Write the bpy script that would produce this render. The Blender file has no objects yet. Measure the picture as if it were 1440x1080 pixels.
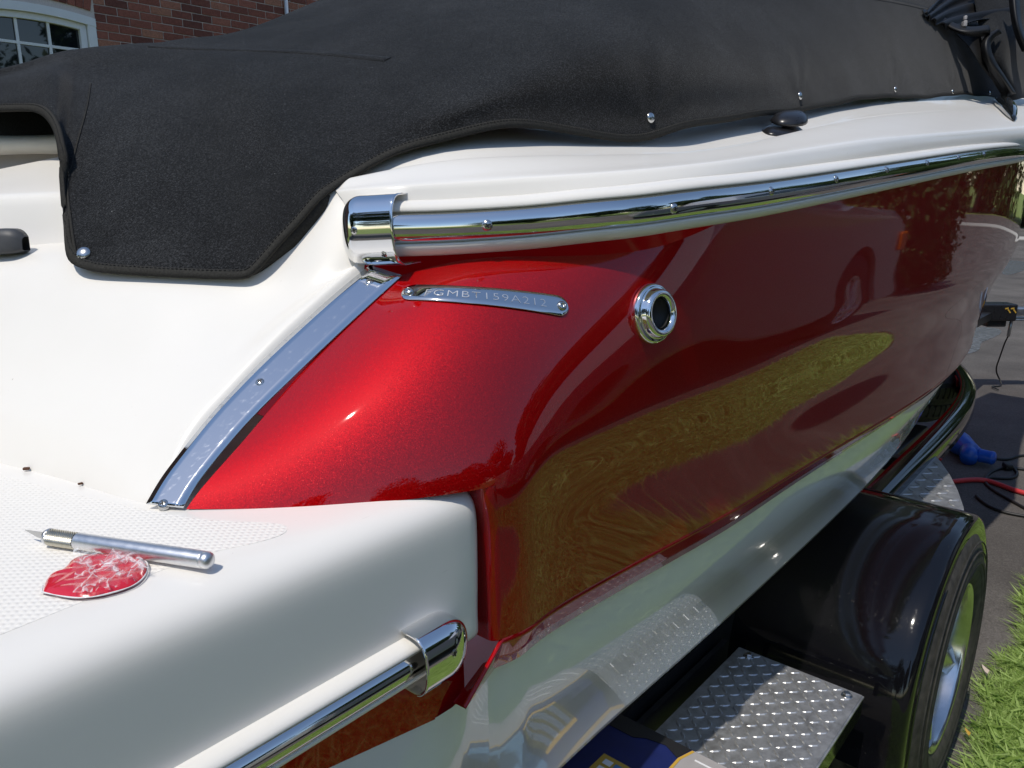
import bpy, bmesh, math, random
import numpy as np
from mathutils import Vector, Matrix
from mathutils.bvhtree import BVHTree

R = math.radians
random.seed(7)
C = bpy.context.scene.collection
scene = bpy.context.scene

# ------------------------------------------------------------------ camera, world, sun, exposure
# World axes: +X towards the bow, +Y to port, +Z up. The lens is the origin, the ground is at z = GZ.
GZ = -1.33
PITCH, HEAD, FPX = R(14.0), R(40.5), 1088.0
cam = bpy.data.cameras.new('camera')
cam.sensor_width = 36.0
cam.lens = 36.0 * FPX / 1440.0
cam.clip_start, cam.clip_end = 0.02, 600
camo = bpy.data.objects.new('camera', cam)
C.objects.link(camo)
camo.location = (0, 0, 0)
HV = Vector((math.sin(R(90) - HEAD), math.cos(R(90) - HEAD), 0))
HV = Vector((math.cos(HEAD), math.sin(HEAD), 0))
FWD = Vector((HV.x * math.cos(PITCH), HV.y * math.cos(PITCH), -math.sin(PITCH)))
RIGHT = Vector((HV.y, -HV.x, 0))
UP = RIGHT.cross(FWD)
camo.rotation_euler = Matrix((RIGHT, UP, -FWD)).transposed().to_euler()
scene.camera = camo

SUN_DIR = Vector((-0.46, -0.05, 0.885)).normalized()      # towards the sun
world = bpy.data.worlds.new('World')
scene.world = world
world.use_nodes = True
wn = world.node_tree
for n in list(wn.nodes):
    wn.nodes.remove(n)
sky = wn.nodes.new('ShaderNodeTexSky')
sky.sky_type = 'NISHITA'
sky.sun_disc = False
sky.sun_elevation = math.asin(SUN_DIR.z)
sky.sun_rotation = math.atan2(SUN_DIR.x, SUN_DIR.y)
sky.air_density, sky.dust_density, sky.ozone_density = 1.0, 0.25, 0.9
bg = wn.nodes.new('ShaderNodeBackground')
bg.inputs['Strength'].default_value = 0.15
wo = wn.nodes.new('ShaderNodeOutputWorld')
wn.links.new(sky.outputs[0], bg.inputs[0])
wn.links.new(bg.outputs[0], wo.inputs[0])

sl = bpy.data.lights.new('sun', 'SUN')
sl.energy = 3.1
sl.angle = R(0.53)
sl.color = (1.0, 0.94, 0.85)
suno = bpy.data.objects.new('sun', sl)
C.objects.link(suno)
suno.location = SUN_DIR * 30
suno.rotation_euler = SUN_DIR.to_track_quat('Z', 'Y').to_euler()

scene.render.engine = 'CYCLES'
scene.view_settings.view_transform = 'Standard'
scene.view_settings.look = 'None'
scene.view_settings.exposure = 0.0
scene.view_settings.gamma = 1.0
scene.view_settings.use_curve_mapping = False
scene.cycles.max_bounces = 8
scene.cycles.transparent_max_bounces = 16
scene.cycles.sample_clamp_indirect = 6.0

# ------------------------------------------------------------------ helpers
def ray(px, py):
    d = FWD + RIGHT * ((px - 720) / FPX) + UP * ((540 - py) / FPX)
    return d

def at(px, py, x=None, y=None, z=None, t=None):
    """The place in the world that a pixel of the photograph sees, given one of its coordinates (or the depth t)."""
    d = ray(px, py)
    if t is None:
        if x is not None: t = x / d.x
        elif y is not None: t = y / d.y
        else: t = z / d.z
    return d * t

def at_fn(px, py, f):
    """... given the plan curve y = f(x)."""
    d = ray(px, py)
    lo, hi = 0.2, 9.0
    prev = None
    t = lo
    while t < hi:
        v = d.y * t - f(d.x * t)
        if v >= 0:
            return d * t
        t += 0.004
    return d * hi

def pix(p):
    p = Vector(p)
    z = p.dot(FWD)
    return 720 + FPX * p.dot(RIGHT) / z, 540 - FPX * p.dot(UP) / z, z

def spl(t, Y, tt):
    """natural cubic spline through (t, Y[k]); Y may have trailing axes"""
    t = np.asarray(t, float); Y = np.asarray(Y, float); tt = np.asarray(tt, float)
    n = len(t)
    if n == 2:
        w = ((tt - t[0]) / (t[1] - t[0])).reshape((-1,) + (1,) * (Y.ndim - 1))
        return Y[0] * (1 - w) + Y[1] * w
    h = np.diff(t)
    A = np.zeros((n, n)); B = np.zeros((n,) + Y.shape[1:])
    A[0, 0] = A[-1, -1] = 1
    for i in range(1, n - 1):
        A[i, i - 1] = h[i - 1]; A[i, i] = 2 * (h[i - 1] + h[i]); A[i, i + 1] = h[i]
        B[i] = 6 * ((Y[i + 1] - Y[i]) / h[i] - (Y[i] - Y[i - 1]) / h[i - 1])
    M = np.linalg.solve(A, B.reshape(n, -1)).reshape(B.shape)
    k = np.clip(np.searchsorted(t, tt, side='right') - 1, 0, n - 2)
    sh = (-1,) + (1,) * (Y.ndim - 1)
    hk = h[k].reshape(sh); a = (t[k + 1] - tt).reshape(sh); b = (tt - t[k]).reshape(sh)
    return (M[k] * a ** 3 + M[k + 1] * b ** 3) / (6 * hk) + (Y[k] / hk - M[k] * hk / 6) * a + (Y[k + 1] / hk - M[k + 1] * hk / 6) * b

def chord(P, axis, pw=0.5):
    """mean centripetal parameters of a net along an axis"""
    P = np.moveaxis(P, axis, 0)
    d = np.linalg.norm(np.diff(P, axis=0), axis=-1).reshape(len(P) - 1, -1).mean(1) ** pw
    return np.concatenate([[0], np.cumsum(d)])

def net(P, nr, nc, pw=0.6, tr=None, tc=None):
    P = np.array([[list(p) for p in row] for row in P], float)
    tr = chord(P, 0, pw) if tr is None else tr
    tc = chord(P, 1, pw) if tc is None else tc
    Q = spl(tr, P, np.linspace(tr[0], tr[-1], nr))
    Q = np.moveaxis(spl(tc, np.moveaxis(Q, 1, 0), np.linspace(tc[0], tc[-1], nc)), 0, 1)
    return Q

def curve_pts(P, n, pw=0.6):
    P = np.array([list(p) for p in P], float)
    t = chord(P[:, None, :], 0, pw)
    return spl(t, P, np.linspace(t[0], t[-1], n))

def link(name, me, mat=None, parent=None, smooth=True):
    o = bpy.data.objects.new(name, me)
    C.objects.link(o)
    if mat is not None and not me.materials:
        for m in (mat if isinstance(mat, (list, tuple)) else [mat]):
            me.materials.append(m)
    if smooth:
        for p in me.polygons:
            p.use_smooth = True
    if parent is not None:
        o.parent = parent
        o.matrix_parent_inverse = parent_world(parent).inverted()
    return o

def parent_world(o):
    m = Matrix.LocRotScale(o.location, o.rotation_euler, o.scale)
    if o.parent is not None:
        return parent_world(o.parent) @ o.matrix_parent_inverse @ m
    return m

def mesh(name, verts, faces):
    me = bpy.data.meshes.new(name)
    me.from_pydata([tuple(v) for v in verts], [], faces)
    me.update()
    return me

def grid_faces(nr, nc, closed=False, keep=None, flip=False):
    F = []
    for i in range(nr - 1):
        for j in range(nc if closed else nc - 1):
            if keep is not None and not keep(i, j):
                continue
            a, b = i * nc + j, i * nc + (j + 1) % nc
            c, d = b + nc, a + nc
            F.append((a, b, c, d) if flip else (a, d, c, b))
    return F

def grid_obj(name, Q, mat, parent=None, flip=False, keep=None, solid=0.0, closed=False, sharp=None):
    nr, nc = Q.shape[:2]
    me = mesh(name, Q.reshape(-1, 3), grid_faces(nr, nc, closed, keep, flip))
    o = link(name, me, mat, parent)
    if solid:
        m = o.modifiers.new('thickness', 'SOLIDIFY'); m.thickness = abs(solid); m.offset = -1 if solid > 0 else 1
    return o

def bm_obj(name, bm, mat, parent=None, smooth=False, angle=None):
    me = bpy.data.meshes.new(name)
    bmesh.ops.recalc_face_normals(bm, faces=bm.faces)
    bm.to_mesh(me); bm.free()
    o = link(name, me, mat, parent, smooth)
    if angle is not None:
        for p in me.polygons: p.use_smooth = True
        me.set_sharp_from_angle(angle=angle)
    return o

def add_box(bm, c, s, rot=None, bev=0.0, seg=2):
    """box of full size s about c"""
    g = bmesh.ops.create_cube(bm, size=1.0)
    M = Matrix.Translation(Vector(c)) @ (rot.to_4x4() if rot is not None else Matrix.Identity(4)) @ Matrix.Diagonal((s[0], s[1], s[2], 1))
    bmesh.ops.transform(bm, matrix=M, verts=g['verts'])
    if bev:
        es = list({e for v in g['verts'] for e in v.link_edges})
        bmesh.ops.bevel(bm, geom=es, offset=bev, segments=seg, affect='EDGES', profile=0.5)

def frame_of(n, up=Vector((0, 0, 1))):
    n = Vector(n).normalized()
    a = up - n * up.dot(n)
    if a.length < 1e-4:
        a = Vector((1, 0, 0)) - n * n.x
    a.normalize()
    b = a.cross(n)
    return Matrix((b, a, n)).transposed()      # columns: right, up, normal

def add_lathe(bm, prof, n=24, M=Matrix.Identity(4), cap=True):
    """prof: list of (radius, height) about local z"""
    rings = []
    for r, h in prof:
        if r < 1e-6:
            rings.append([bm.verts.new(M @ Vector((0, 0, h)))])
        else:
            rings.append([bm.verts.new(M @ Vector((r * math.cos(2 * math.pi * k / n), r * math.sin(2 * math.pi * k / n), h))) for k in range(n)])
    for a, b in zip(rings, rings[1:]):
        for k in range(n):
            k2 = (k + 1) % n
            if len(a) == 1 and len(b) == 1: continue
            if len(a) == 1: bm.faces.new((a[0], b[k2], b[k]))
            elif len(b) == 1: bm.faces.new((a[k], a[k2], b[0]))
            else: bm.faces.new((a[k], a[k2], b[k2], b[k]))
    if cap:
        for r in (rings[0], rings[-1]):
            if len(r) > 2:
                try: bm.faces.new(r)
                except ValueError: pass

def add_tube(bm, pts, rad, n=8, cap=True):
    pts = [Vector(p) for p in pts]
    rings = []
    nrm = None
    for i, p in enumerate(pts):
        d = (pts[min(i + 1, len(pts) - 1)] - pts[max(i - 1, 0)]).normalized()
        if nrm is None:
            nrm = d.orthogonal().normalized()
        else:
            nrm = (nrm - d * nrm.dot(d)).normalized()
        b = d.cross(nrm)
        r = rad[i] if isinstance(rad, (list, tuple, np.ndarray)) else rad
        rings.append([bm.verts.new(p + (nrm * math.cos(2 * math.pi * k / n) + b * math.sin(2 * math.pi * k / n)) * r) for k in range(n)])
    for a, b in zip(rings, rings[1:]):
        for k in range(n):
            bm.faces.new((a[k], a[(k + 1) % n], b[(k + 1) % n], b[k]))
    if cap:
        bm.faces.new(rings[0]); bm.faces.new(rings[-1])

def sweep(pts, prof, outs, ups):
    """grid (len(pts), len(prof), 3): a section of (out, up) pairs carried along pts"""
    Q = np.zeros((len(pts), len(prof), 3))
    for i, p in enumerate(pts):
        for j, (o, u) in enumerate(prof):
            Q[i, j] = np.asarray(p) + np.asarray(outs[i]) * o + np.asarray(ups[i]) * u
    return Q

def empty(name, loc, label=None, cat=None, group=None):
    o = bpy.data.objects.new(name, None)
    o.empty_display_size = 0.05
    C.objects.link(o)
    o.location = loc
    tag(o, label, cat, group)
    return o

def tag(o, label=None, cat=None, group=None, kind=None):
    if label: o['label'] = label
    if cat: o['category'] = cat
    if group: o['group'] = group
    if kind: o['kind'] = kind
    return o

def bvh_of(*objs):
    V, F = [], []
    for o in objs:
        k = len(V)
        M = parent_world(o)
        V += [M @ v.co for v in o.data.vertices]
        F += [tuple(i + k for i in p.vertices) for p in o.data.polygons]
    return BVHTree.FromPolygons(V, F)

def hit(b, px, py):
    d = ray(px, py).normalized()
    loc, n, i, dist = b.ray_cast(Vector((0, 0, 0)), d)
    if loc is None:
        return None, None
    if n.dot(d) > 0: n = -n
    return loc, n

# ------------------------------------------------------------------ materials
MATS = {}
def nodes(name):
    m = bpy.data.materials.new(name)
    m.use_nodes = True
    nt = m.node_tree
    b = nt.nodes['Principled BSDF']
    MATS[name] = m
    return m, nt, b

def setp(b, **k):
    for a, v in k.items():
        a = a.replace('_', ' ')
        if a in b.inputs:
            s = b.inputs[a]
            s.default_value = (tuple(v) + (1.0,)) if isinstance(v, (tuple, list)) and len(v) == 3 and s.type == 'RGBA' else v

def node(nt, t, **k):
    n = nt.nodes.new(t)
    for a, v in k.items():
        if a in n.inputs: n.inputs[a].default_value = v
        else: setattr(n, a, v)
    return n

def coords(nt):
    g = nt.nodes.new('ShaderNodeNewGeometry')
    return g.outputs['Position']

def noise(nt, scale, detail=4, rough=0.6, vec=None):
    n = node(nt, 'ShaderNodeTexNoise')
    n.inputs['Scale'].default_value = scale
    n.inputs['Detail'].default_value = detail
    n.inputs['Roughness'].default_value = rough
    nt.links.new(vec if vec is not None else coords(nt), n.inputs['Vector'])
    return n.outputs['Fac']

def ramp(nt, src, stops):
    r = nt.nodes.new('ShaderNodeValToRGB')
    e = r.color_ramp.elements
    while len(e) < len(stops): e.new(0.5)
    for k, (p, c) in enumerate(stops):
        e[k].position = p
        e[k].color = tuple(c) + (1,) if len(c) == 3 else c
    nt.links.new(src, r.inputs[0])
    return r.outputs[0]

def bump(nt, b, src, strength=0.3, dist=0.002, target='Normal'):
    n = node(nt, 'ShaderNodeBump')
    n.inputs['Strength'].default_value = strength
    n.inputs['Distance'].default_value = dist
    nt.links.new(src, n.inputs['Height'])
    nt.links.new(n.outputs[0], b.inputs[target])
    return n

def simple(name, col, rough=0.5, metal=0.0, coat=0.0, nscale=None, amp=0.15, bmp=None, spec=0.5):
    m, nt, b = nodes(name)
    setp(b, Base_Color=col, Roughness=rough, Metallic=metal, Coat_Weight=coat, Coat_Roughness=0.04, Specular_IOR_Level=spec)
    if nscale:
        f = noise(nt, nscale, 5)
        c = ramp(nt, f, [(0.25, [x * (1 - amp) for x in col]), (0.75, [min(1, x * (1 + amp)) for x in col])])
        nt.links.new(c, b.inputs['Base Color'])
        rr = node(nt, 'ShaderNodeMapRange')
        rr.inputs['To Min'].default_value = max(0.02, rough - 0.06); rr.inputs['To Max'].default_value = rough + 0.08
        nt.links.new(f, rr.inputs['Value']); nt.links.new(rr.outputs[0], b.inputs['Roughness'])
        if bmp: bump(nt, b, f, bmp[0], bmp[1])
    return m

# red metal-flake gelcoat under a clear coat
m, nt, b = nodes('red_gelcoat')
vor = node(nt, 'ShaderNodeTexVoronoi'); vor.inputs['Scale'].default_value = 1500
nt.links.new(coords(nt), vor.inputs['Vector'])
mix = node(nt, 'ShaderNodeMix', data_type='RGBA')
fl = ramp(nt, vor.outputs['Color'], [(0.0, (0.37, 0.001, 0.002)), (0.85, (0.43, 0.002, 0.004)), (0.98, (0.60, 0.03, 0.025))])
nt.links.new(fl, b.inputs['Base Color'])
setp(b, Metallic=0.97, Roughness=0.62, Coat_Weight=1.0, Coat_Roughness=0.026, Coat_IOR=1.55, Specular_IOR_Level=0.0)
nm = node(nt, 'ShaderNodeVectorMath', operation='SUBTRACT'); nt.links.new(vor.outputs['Color'], nm.inputs[0]); nm.inputs[1].default_value = (0.5, 0.5, 0.5)
sc_ = node(nt, 'ShaderNodeVectorMath', operation='SCALE'); nt.links.new(nm.outputs[0], sc_.inputs[0]); sc_.inputs['Scale'].default_value = 0.20
ge = node(nt, 'ShaderNodeNewGeometry')
ad = node(nt, 'ShaderNodeVectorMath', operation='ADD'); nt.links.new(ge.outputs['Normal'], ad.inputs[0]); nt.links.new(sc_.outputs[0], ad.inputs[1])
no = node(nt, 'ShaderNodeVectorMath', operation='NORMALIZE'); nt.links.new(ad.outputs[0], no.inputs[0])
nt.links.new(no.outputs[0], b.inputs['Normal'])
f = noise(nt, 22, 3)                                       # slight orange peel in the clear coat
bc = node(nt, 'ShaderNodeBump'); bc.inputs['Strength'].default_value = 0.006; bc.inputs['Distance'].default_value = 0.0006
nt.links.new(f, bc.inputs['Height']); nt.links.new(bc.outputs[0], b.inputs['Coat Normal'])

# white gelcoat: warm, with faint chalky stains, fine scratches in the gloss and specks of grit
m, nt, b = nodes('white_gelcoat')
f = noise(nt, 5, 7, 0.65)
base = ramp(nt, f, [(0.25, (0.81, 0.78, 0.72)), (0.75, (0.84, 0.812, 0.755))])
sp_ = noise(nt, 260, 1, 0.4); sp2 = noise(nt, 7, 2, 0.5)
sm = node(nt, 'ShaderNodeMath', operation='MULTIPLY'); nt.links.new(ramp(nt, sp_, [(0.80, (0, 0, 0)), (0.84, (1, 1, 1))]), sm.inputs[0]); nt.links.new(ramp(nt, sp2, [(0.5, (0, 0, 0)), (0.6, (0.6, 0.6, 0.6))]), sm.inputs[1])
mg = node(nt, 'ShaderNodeMix', data_type='RGBA'); nt.links.new(sm.outputs[0], mg.inputs[0]); nt.links.new(base, mg.inputs[6]); mg.inputs[7].default_value = (0.30, 0.24, 0.18, 1)
mq = node(nt, 'ShaderNodeMapping'); mq.inputs['Rotation'].default_value = (0.9, 0.2, 0.4); mq.inputs['Scale'].default_value = (22, 420, 420); nt.links.new(coords(nt), mq.inputs['Vector'])
scr = ramp(nt, noise(nt, 1.0, 2, 0.5, mq.outputs[0]), [(0.76, (0, 0, 0)), (0.80, (0.35, 0.35, 0.35))])
mg2 = node(nt, 'ShaderNodeMix', data_type='RGBA'); nt.links.new(scr, mg2.inputs[0]); nt.links.new(mg.outputs[2], mg2.inputs[6]); mg2.inputs[7].default_value = (0.45, 0.43, 0.40, 1)
nt.links.new(mg2.outputs[2], b.inputs['Base Color'])
mpp = node(nt, 'ShaderNodeMapping'); mpp.inputs['Rotation'].default_value = (0.5, 0.3, 0.9); mpp.inputs['Scale'].default_value = (6, 140, 140); nt.links.new(coords(nt), mpp.inputs['Vector'])
fs_ = noise(nt, 1.0, 3, 0.6, mpp.outputs[0])
nt.links.new(ramp(nt, fs_, [(0.5, (0.30, 0.30, 0.30)), (0.85, (0.35, 0.35, 0.35))]), b.inputs['Roughness'])
nt.links.new(ramp(nt, fs_, [(0.55, (0.04, 0.04, 0.04)), (0.9, (0.07, 0.07, 0.07))]), b.inputs['Coat Roughness'])
setp(b, Coat_Weight=0.22, Specular_IOR_Level=0.35)
bump(nt, b, noise(nt, 14, 2), 0.03, 0.0008)
m, nt, b = nodes('white_hull_gelcoat')
f = noise(nt, 3, 5)
nt.links.new(ramp(nt, f, [(0.3, (0.74, 0.73, 0.68)), (0.7, (0.79, 0.78, 0.73))]), b.inputs['Base Color'])
setp(b, Roughness=0.25, Coat_Weight=1.0, Coat_Roughness=0.02, Coat_IOR=1.6)
bump(nt, b, noise(nt, 14, 2), 0.03, 0.0008, 'Coat Normal')

# moulded non-skid: diamonds of fine relief
m, nt, b = nodes('nonskid')
setp(b, Base_Color=(0.83, 0.80, 0.74), Roughness=0.55, Specular_IOR_Level=0.3)
tc = node(nt, 'ShaderNodeTexCoord')
mp = node(nt, 'ShaderNodeMapping'); mp.inputs['Rotation'].default_value = (0, 0, R(45)); mp.inputs['Scale'].default_value = (1, 1, 1)
nt.links.new(coords(nt), mp.inputs['Vector'])
w1 = node(nt, 'ShaderNodeTexWave', wave_type='BANDS', bands_direction='X'); w1.inputs['Scale'].default_value = 62; nt.links.new(mp.outputs[0], w1.inputs['Vector'])
w2 = node(nt, 'ShaderNodeTexWave', wave_type='BANDS', bands_direction='Y'); w2.inputs['Scale'].default_value = 62; nt.links.new(mp.outputs[0], w2.inputs['Vector'])
mu = node(nt, 'ShaderNodeMath', operation='MULTIPLY'); nt.links.new(w1.outputs['Fac'], mu.inputs[0]); nt.links.new(w2.outputs['Fac'], mu.inputs[1])
bump(nt, b, mu.outputs[0], 0.6, 0.0010)

# black marine canvas: coarse fibre fleck, sun fading, a little lint
m, nt, b = nodes('canvas')
f = noise(nt, 420, 3, 0.9)
f2 = noise(nt, 5, 6, 0.7)
mpc = node(nt, 'ShaderNodeMapping'); mpc.inputs['Scale'].default_value = (260, 900, 900); nt.links.new(coords(nt), mpc.inputs['Vector'])
f3 = noise(nt, 1.0, 2, 0.8, mpc.outputs[0])
mixc = node(nt, 'ShaderNodeMath', operation='MULTIPLY_ADD'); nt.links.new(f, mixc.inputs[0]); mixc.inputs[1].default_value = 1.0; nt.links.new(f3, mixc.inputs[2])
mixd = node(nt, 'ShaderNodeMath', operation='MULTIPLY_ADD'); nt.links.new(f2, mixd.inputs[0]); mixd.inputs[1].default_value = 0.45; nt.links.new(mixc.outputs[0], mixd.inputs[2])
hfc = node(nt, 'ShaderNodeMath', operation='MULTIPLY'); nt.links.new(mixd.outputs[0], hfc.inputs[0]); hfc.inputs[1].default_value = 0.4
c1 = ramp(nt, hfc.outputs[0], [(0.37, (0.0024, 0.0026, 0.0028)), (0.49, (0.0092, 0.0097, 0.0105)), (0.60, (0.050, 0.052, 0.055))])
spk = noise(nt, 300, 1, 0.5)
lint = ramp(nt, spk, [(0.80, (0, 0, 0)), (0.84, (1, 1, 1))])
mxx = node(nt, 'ShaderNodeMix', data_type='RGBA'); nt.links.new(lint, mxx.inputs[0]); nt.links.new(c1, mxx.inputs[6]); mxx.inputs[7].default_value = (0.18, 0.18, 0.18, 1)
nt.links.new(mxx.outputs[2], b.inputs['Base Color'])
setp(b, Roughness=0.95, Specular_IOR_Level=0.12, Sheen_Weight=0.10, Sheen_Roughness=0.5)
bump(nt, b, mixc.outputs[0], 0.8, 0.0008)
simple('canopy_cloth', (0.005, 0.005, 0.0055), 0.5, nscale=200, amp=0.4, spec=0.4)
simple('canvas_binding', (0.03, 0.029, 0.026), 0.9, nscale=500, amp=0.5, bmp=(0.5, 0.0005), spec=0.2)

# metals
m, nt, b = nodes('polished_steel')
setp(b, Base_Color=(0.72, 0.72, 0.71), Metallic=1.0, Roughness=0.06)
bump(nt, b, noise(nt, 40, 2), 0.03, 0.0004)
m, nt, b = nodes('scratched_steel')
setp(b, Base_Color=(0.72, 0.74, 0.76), Metallic=1.0)
wv = node(nt, 'ShaderNodeMapping'); wv.inputs['Rotation'].default_value = (0.3, 0.2, 0.7); wv.inputs['Scale'].default_value = (12, 260, 260)
nt.links.new(coords(nt), wv.inputs['Vector'])
f = noise(nt, 1.0, 2, 0.6, wv.outputs[0])
nt.links.new(ramp(nt, f, [(0.55, (0.06, 0.06, 0.06)), (0.85, (0.17, 0.17, 0.17))]), b.inputs['Roughness'])
simple('screw_steel', (0.55, 0.55, 0.54), 0.22, 1.0)
simple('dark_recess', (0.012, 0.012, 0.012), 0.6)
simple('brushed_aluminium', (0.70, 0.71, 0.73), 0.36, 1.0, nscale=200, amp=0.08)
simple('knurled_steel', (0.56, 0.53, 0.44), 0.35, 1.0, nscale=300, amp=0.15)
m, nt, b = nodes('tread_plate')
f = noise(nt, 38, 8, 0.75)
nt.links.new(ramp(nt, f, [(0.3, (0.30, 0.29, 0.28)), (0.5, (0.46, 0.46, 0.46)), (0.7, (0.58, 0.58, 0.58))]), b.inputs['Base Color'])
nt.links.new(ramp(nt, f, [(0.3, (0.42, 0.42, 0.42)), (0.7, (0.58, 0.58, 0.58))]), b.inputs['Roughness'])
setp(b, Metallic=0.8)
m, nt, b = nodes('worn_bar')
f = noise(nt, 90, 5)
nt.links.new(ramp(nt, f, [(0.3, (0.44, 0.44, 0.44)), (0.7, (0.64, 0.64, 0.63))]), b.inputs['Base Color']); setp(b, Metallic=0.85, Roughness=0.48)
m, nt, b = nodes('black_paint')
f = noise(nt, 240, 2, 0.6)
dus = noise(nt, 6, 6, 0.7)
mpk = node(nt, 'ShaderNodeMath', operation='MULTIPLY'); nt.links.new(ramp(nt, f, [(0.70, (0, 0, 0)), (0.76, (1, 1, 1))]), mpk.inputs[0]); nt.links.new(ramp(nt, dus, [(0.42, (0, 0, 0)), (0.7, (1, 1, 1))]), mpk.inputs[1])
mk = node(nt, 'ShaderNodeMix', data_type='RGBA'); nt.links.new(mpk.outputs[0], mk.inputs[0]); mk.inputs[6].default_value = (0.0045, 0.0045, 0.006, 1); mk.inputs[7].default_value = (0.10, 0.095, 0.085, 1)
nt.links.new(mk.outputs[2], b.inputs['Base Color'])
mps = node(nt, 'ShaderNodeMapping'); mps.inputs['Rotation'].default_value = (0.2, 0.4, 0.5); mps.inputs['Scale'].default_value = (5, 90, 90); nt.links.new(coords(nt), mps.inputs['Vector'])
nt.links.new(ramp(nt, noise(nt, 1.0, 3, 0.6, mps.outputs[0]), [(0.55, (0.06, 0.06, 0.06)), (0.8, (0.22, 0.22, 0.22))]), b.inputs['Roughness'])
setp(b, Specular_IOR_Level=0.5)
simple('black_plastic', (0.014, 0.014, 0.016), 0.28, nscale=60, amp=0.3)
simple('grey_plastic', (0.05, 0.052, 0.056), 0.5, nscale=60, amp=0.2)
simple('trailer_black', (0.012, 0.012, 0.013), 0.4, nscale=30, amp=0.3)
simple('galvanised', (0.50, 0.51, 0.52), 0.38, 1.0, nscale=30, amp=0.2)
m, nt, b = nodes('rubber')
f = noise(nt, 45, 6)
nt.links.new(ramp(nt, f, [(0.3, (0.030, 0.029, 0.027)), (0.75, (0.085, 0.078, 0.068))]), b.inputs['Base Color'])
setp(b, Roughness=0.75, Specular_IOR_Level=0.3)
simple('chrome', (0.80, 0.80, 0.80), 0.05, 1.0)
simple('rim_alloy', (0.62, 0.62, 0.62), 0.17, 1.0, nscale=40, amp=0.12)
simple('vinyl_cream', (0.72, 0.69, 0.60), 0.5, nscale=30, amp=0.06, bmp=(0.1, 0.001))
simple('vinyl_taupe', (0.40, 0.37, 0.34), 0.55, nscale=30, amp=0.08)
simple('cord_red', (0.55, 0.035, 0.04), 0.45)
simple('cord_black', (0.012, 0.012, 0.012), 0.5)
simple('blue_plastic', (0.008, 0.09, 0.50), 0.32)
simple('white_plastic', (0.78, 0.78, 0.75), 0.4)
simple('amber_lens', (0.8, 0.16, 0.01), 0.15)
simple('red_lens', (0.45, 0.02, 0.02), 0.15)
simple('leaf_pale', (0.62, 0.52, 0.42), 0.7)
simple('carton_blue', (0.010, 0.018, 0.10), 0.35, nscale=40, amp=0.2)
simple('carton_black', (0.016, 0.016, 0.018), 0.4)
simple('carton_grey', (0.36, 0.34, 0.33), 0.5, nscale=60, amp=0.05)
simple('carton_gold', (0.55, 0.34, 0.05), 0.4)
simple('carton_white', (0.78, 0.78, 0.78), 0.5)
simple('carton_skyblue', (0.09, 0.22, 0.40), 0.45)
simple('debris_brown', (0.09, 0.035, 0.015), 0.8)
exec_markers = None

# ground stuff
m, nt, b = nodes('asphalt')
f = noise(nt, 120, 6, 0.75); f2 = noise(nt, 1.4, 6, 0.6); f3 = noise(nt, 350, 2, 0.5)
a1 = node(nt, 'ShaderNodeMath', operation='ADD'); nt.links.new(f, a1.inputs[0]); nt.links.new(f2, a1.inputs[1])
a2 = node(nt, 'ShaderNodeMath', operation='MULTIPLY_ADD'); nt.links.new(f3, a2.inputs[0]); a2.inputs[1].default_value = 0.7; nt.links.new(a1.outputs[0], a2.inputs[2])
hf = node(nt, 'ShaderNodeMath', operation='MULTIPLY'); nt.links.new(a2.outputs[0], hf.inputs[0]); hf.inputs[1].default_value = 0.5
nt.links.new(ramp(nt, hf.outputs[0], [(0.42, (0.042, 0.039, 0.037)), (0.66, (0.100, 0.091, 0.084)), (0.85, (0.19, 0.175, 0.16))]), b.inputs['Base Color'])
setp(b, Roughness=0.9, Specular_IOR_Level=0.25)
bump(nt, b, a2.outputs[0], 0.6, 0.006)
m, nt, b = nodes('wet_asphalt')
f = noise(nt, 18, 5)
nt.links.new(ramp(nt, f, [(0.3, (0.10, 0.105, 0.115)), (0.7, (0.22, 0.23, 0.25))]), b.inputs['Base Color'])  # wet patch, with the pale blue of the mirrored sky put into its colour
setp(b, Roughness=0.22, Specular_IOR_Level=0.8)
simple('concrete', (0.42, 0.40, 0.36), 0.9, nscale=40, amp=0.12, bmp=(0.3, 0.003))
m, nt, b = nodes('lawn_soil')
f = noise(nt, 60, 6)
nt.links.new(ramp(nt, f, [(0.3, (0.13, 0.17, 0.045)), (0.7, (0.24, 0.30, 0.09))]), b.inputs['Base Color'])
setp(b, Roughness=1.0, Specular_IOR_Level=0.1)
bump(nt, b, f, 0.8, 0.02)
def leafy(name, c0, c1, trans=0.25, sc=3.0):
    m, nt, b = nodes(name)
    oi = node(nt, 'ShaderNodeNewGeometry')
    r = ramp(nt, oi.outputs['Random Per Island'], [(0.0, c0), (1.0, c1)])
    nt.links.new(r, b.inputs['Base Color'])
    setp(b, Roughness=0.55, Specular_IOR_Level=0.3)
    tr = node(nt, 'ShaderNodeBsdfTranslucent'); nt.links.new(r, tr.inputs['Color'])
    mx = node(nt, 'ShaderNodeMixShader'); mx.inputs[0].default_value = trans
    out = nt.nodes['Material Output']
    nt.links.new(b.outputs[0], mx.inputs[1]); nt.links.new(tr.outputs[0], mx.inputs[2]); nt.links.new(mx.outputs[0], out.inputs[0])
leafy('grass_blade', (0.24, 0.37, 0.07), (0.58, 0.74, 0.26), 0.5)
leafy('leaf', (0.020, 0.045, 0.010), (0.075, 0.13, 0.03), 0.2)
leafy('leaf_dark', (0.012, 0.028, 0.008), (0.05, 0.085, 0.022), 0.15)
simple('bark', (0.09, 0.065, 0.045), 0.9, nscale=20, amp=0.4, bmp=(0.6, 0.02))

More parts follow.
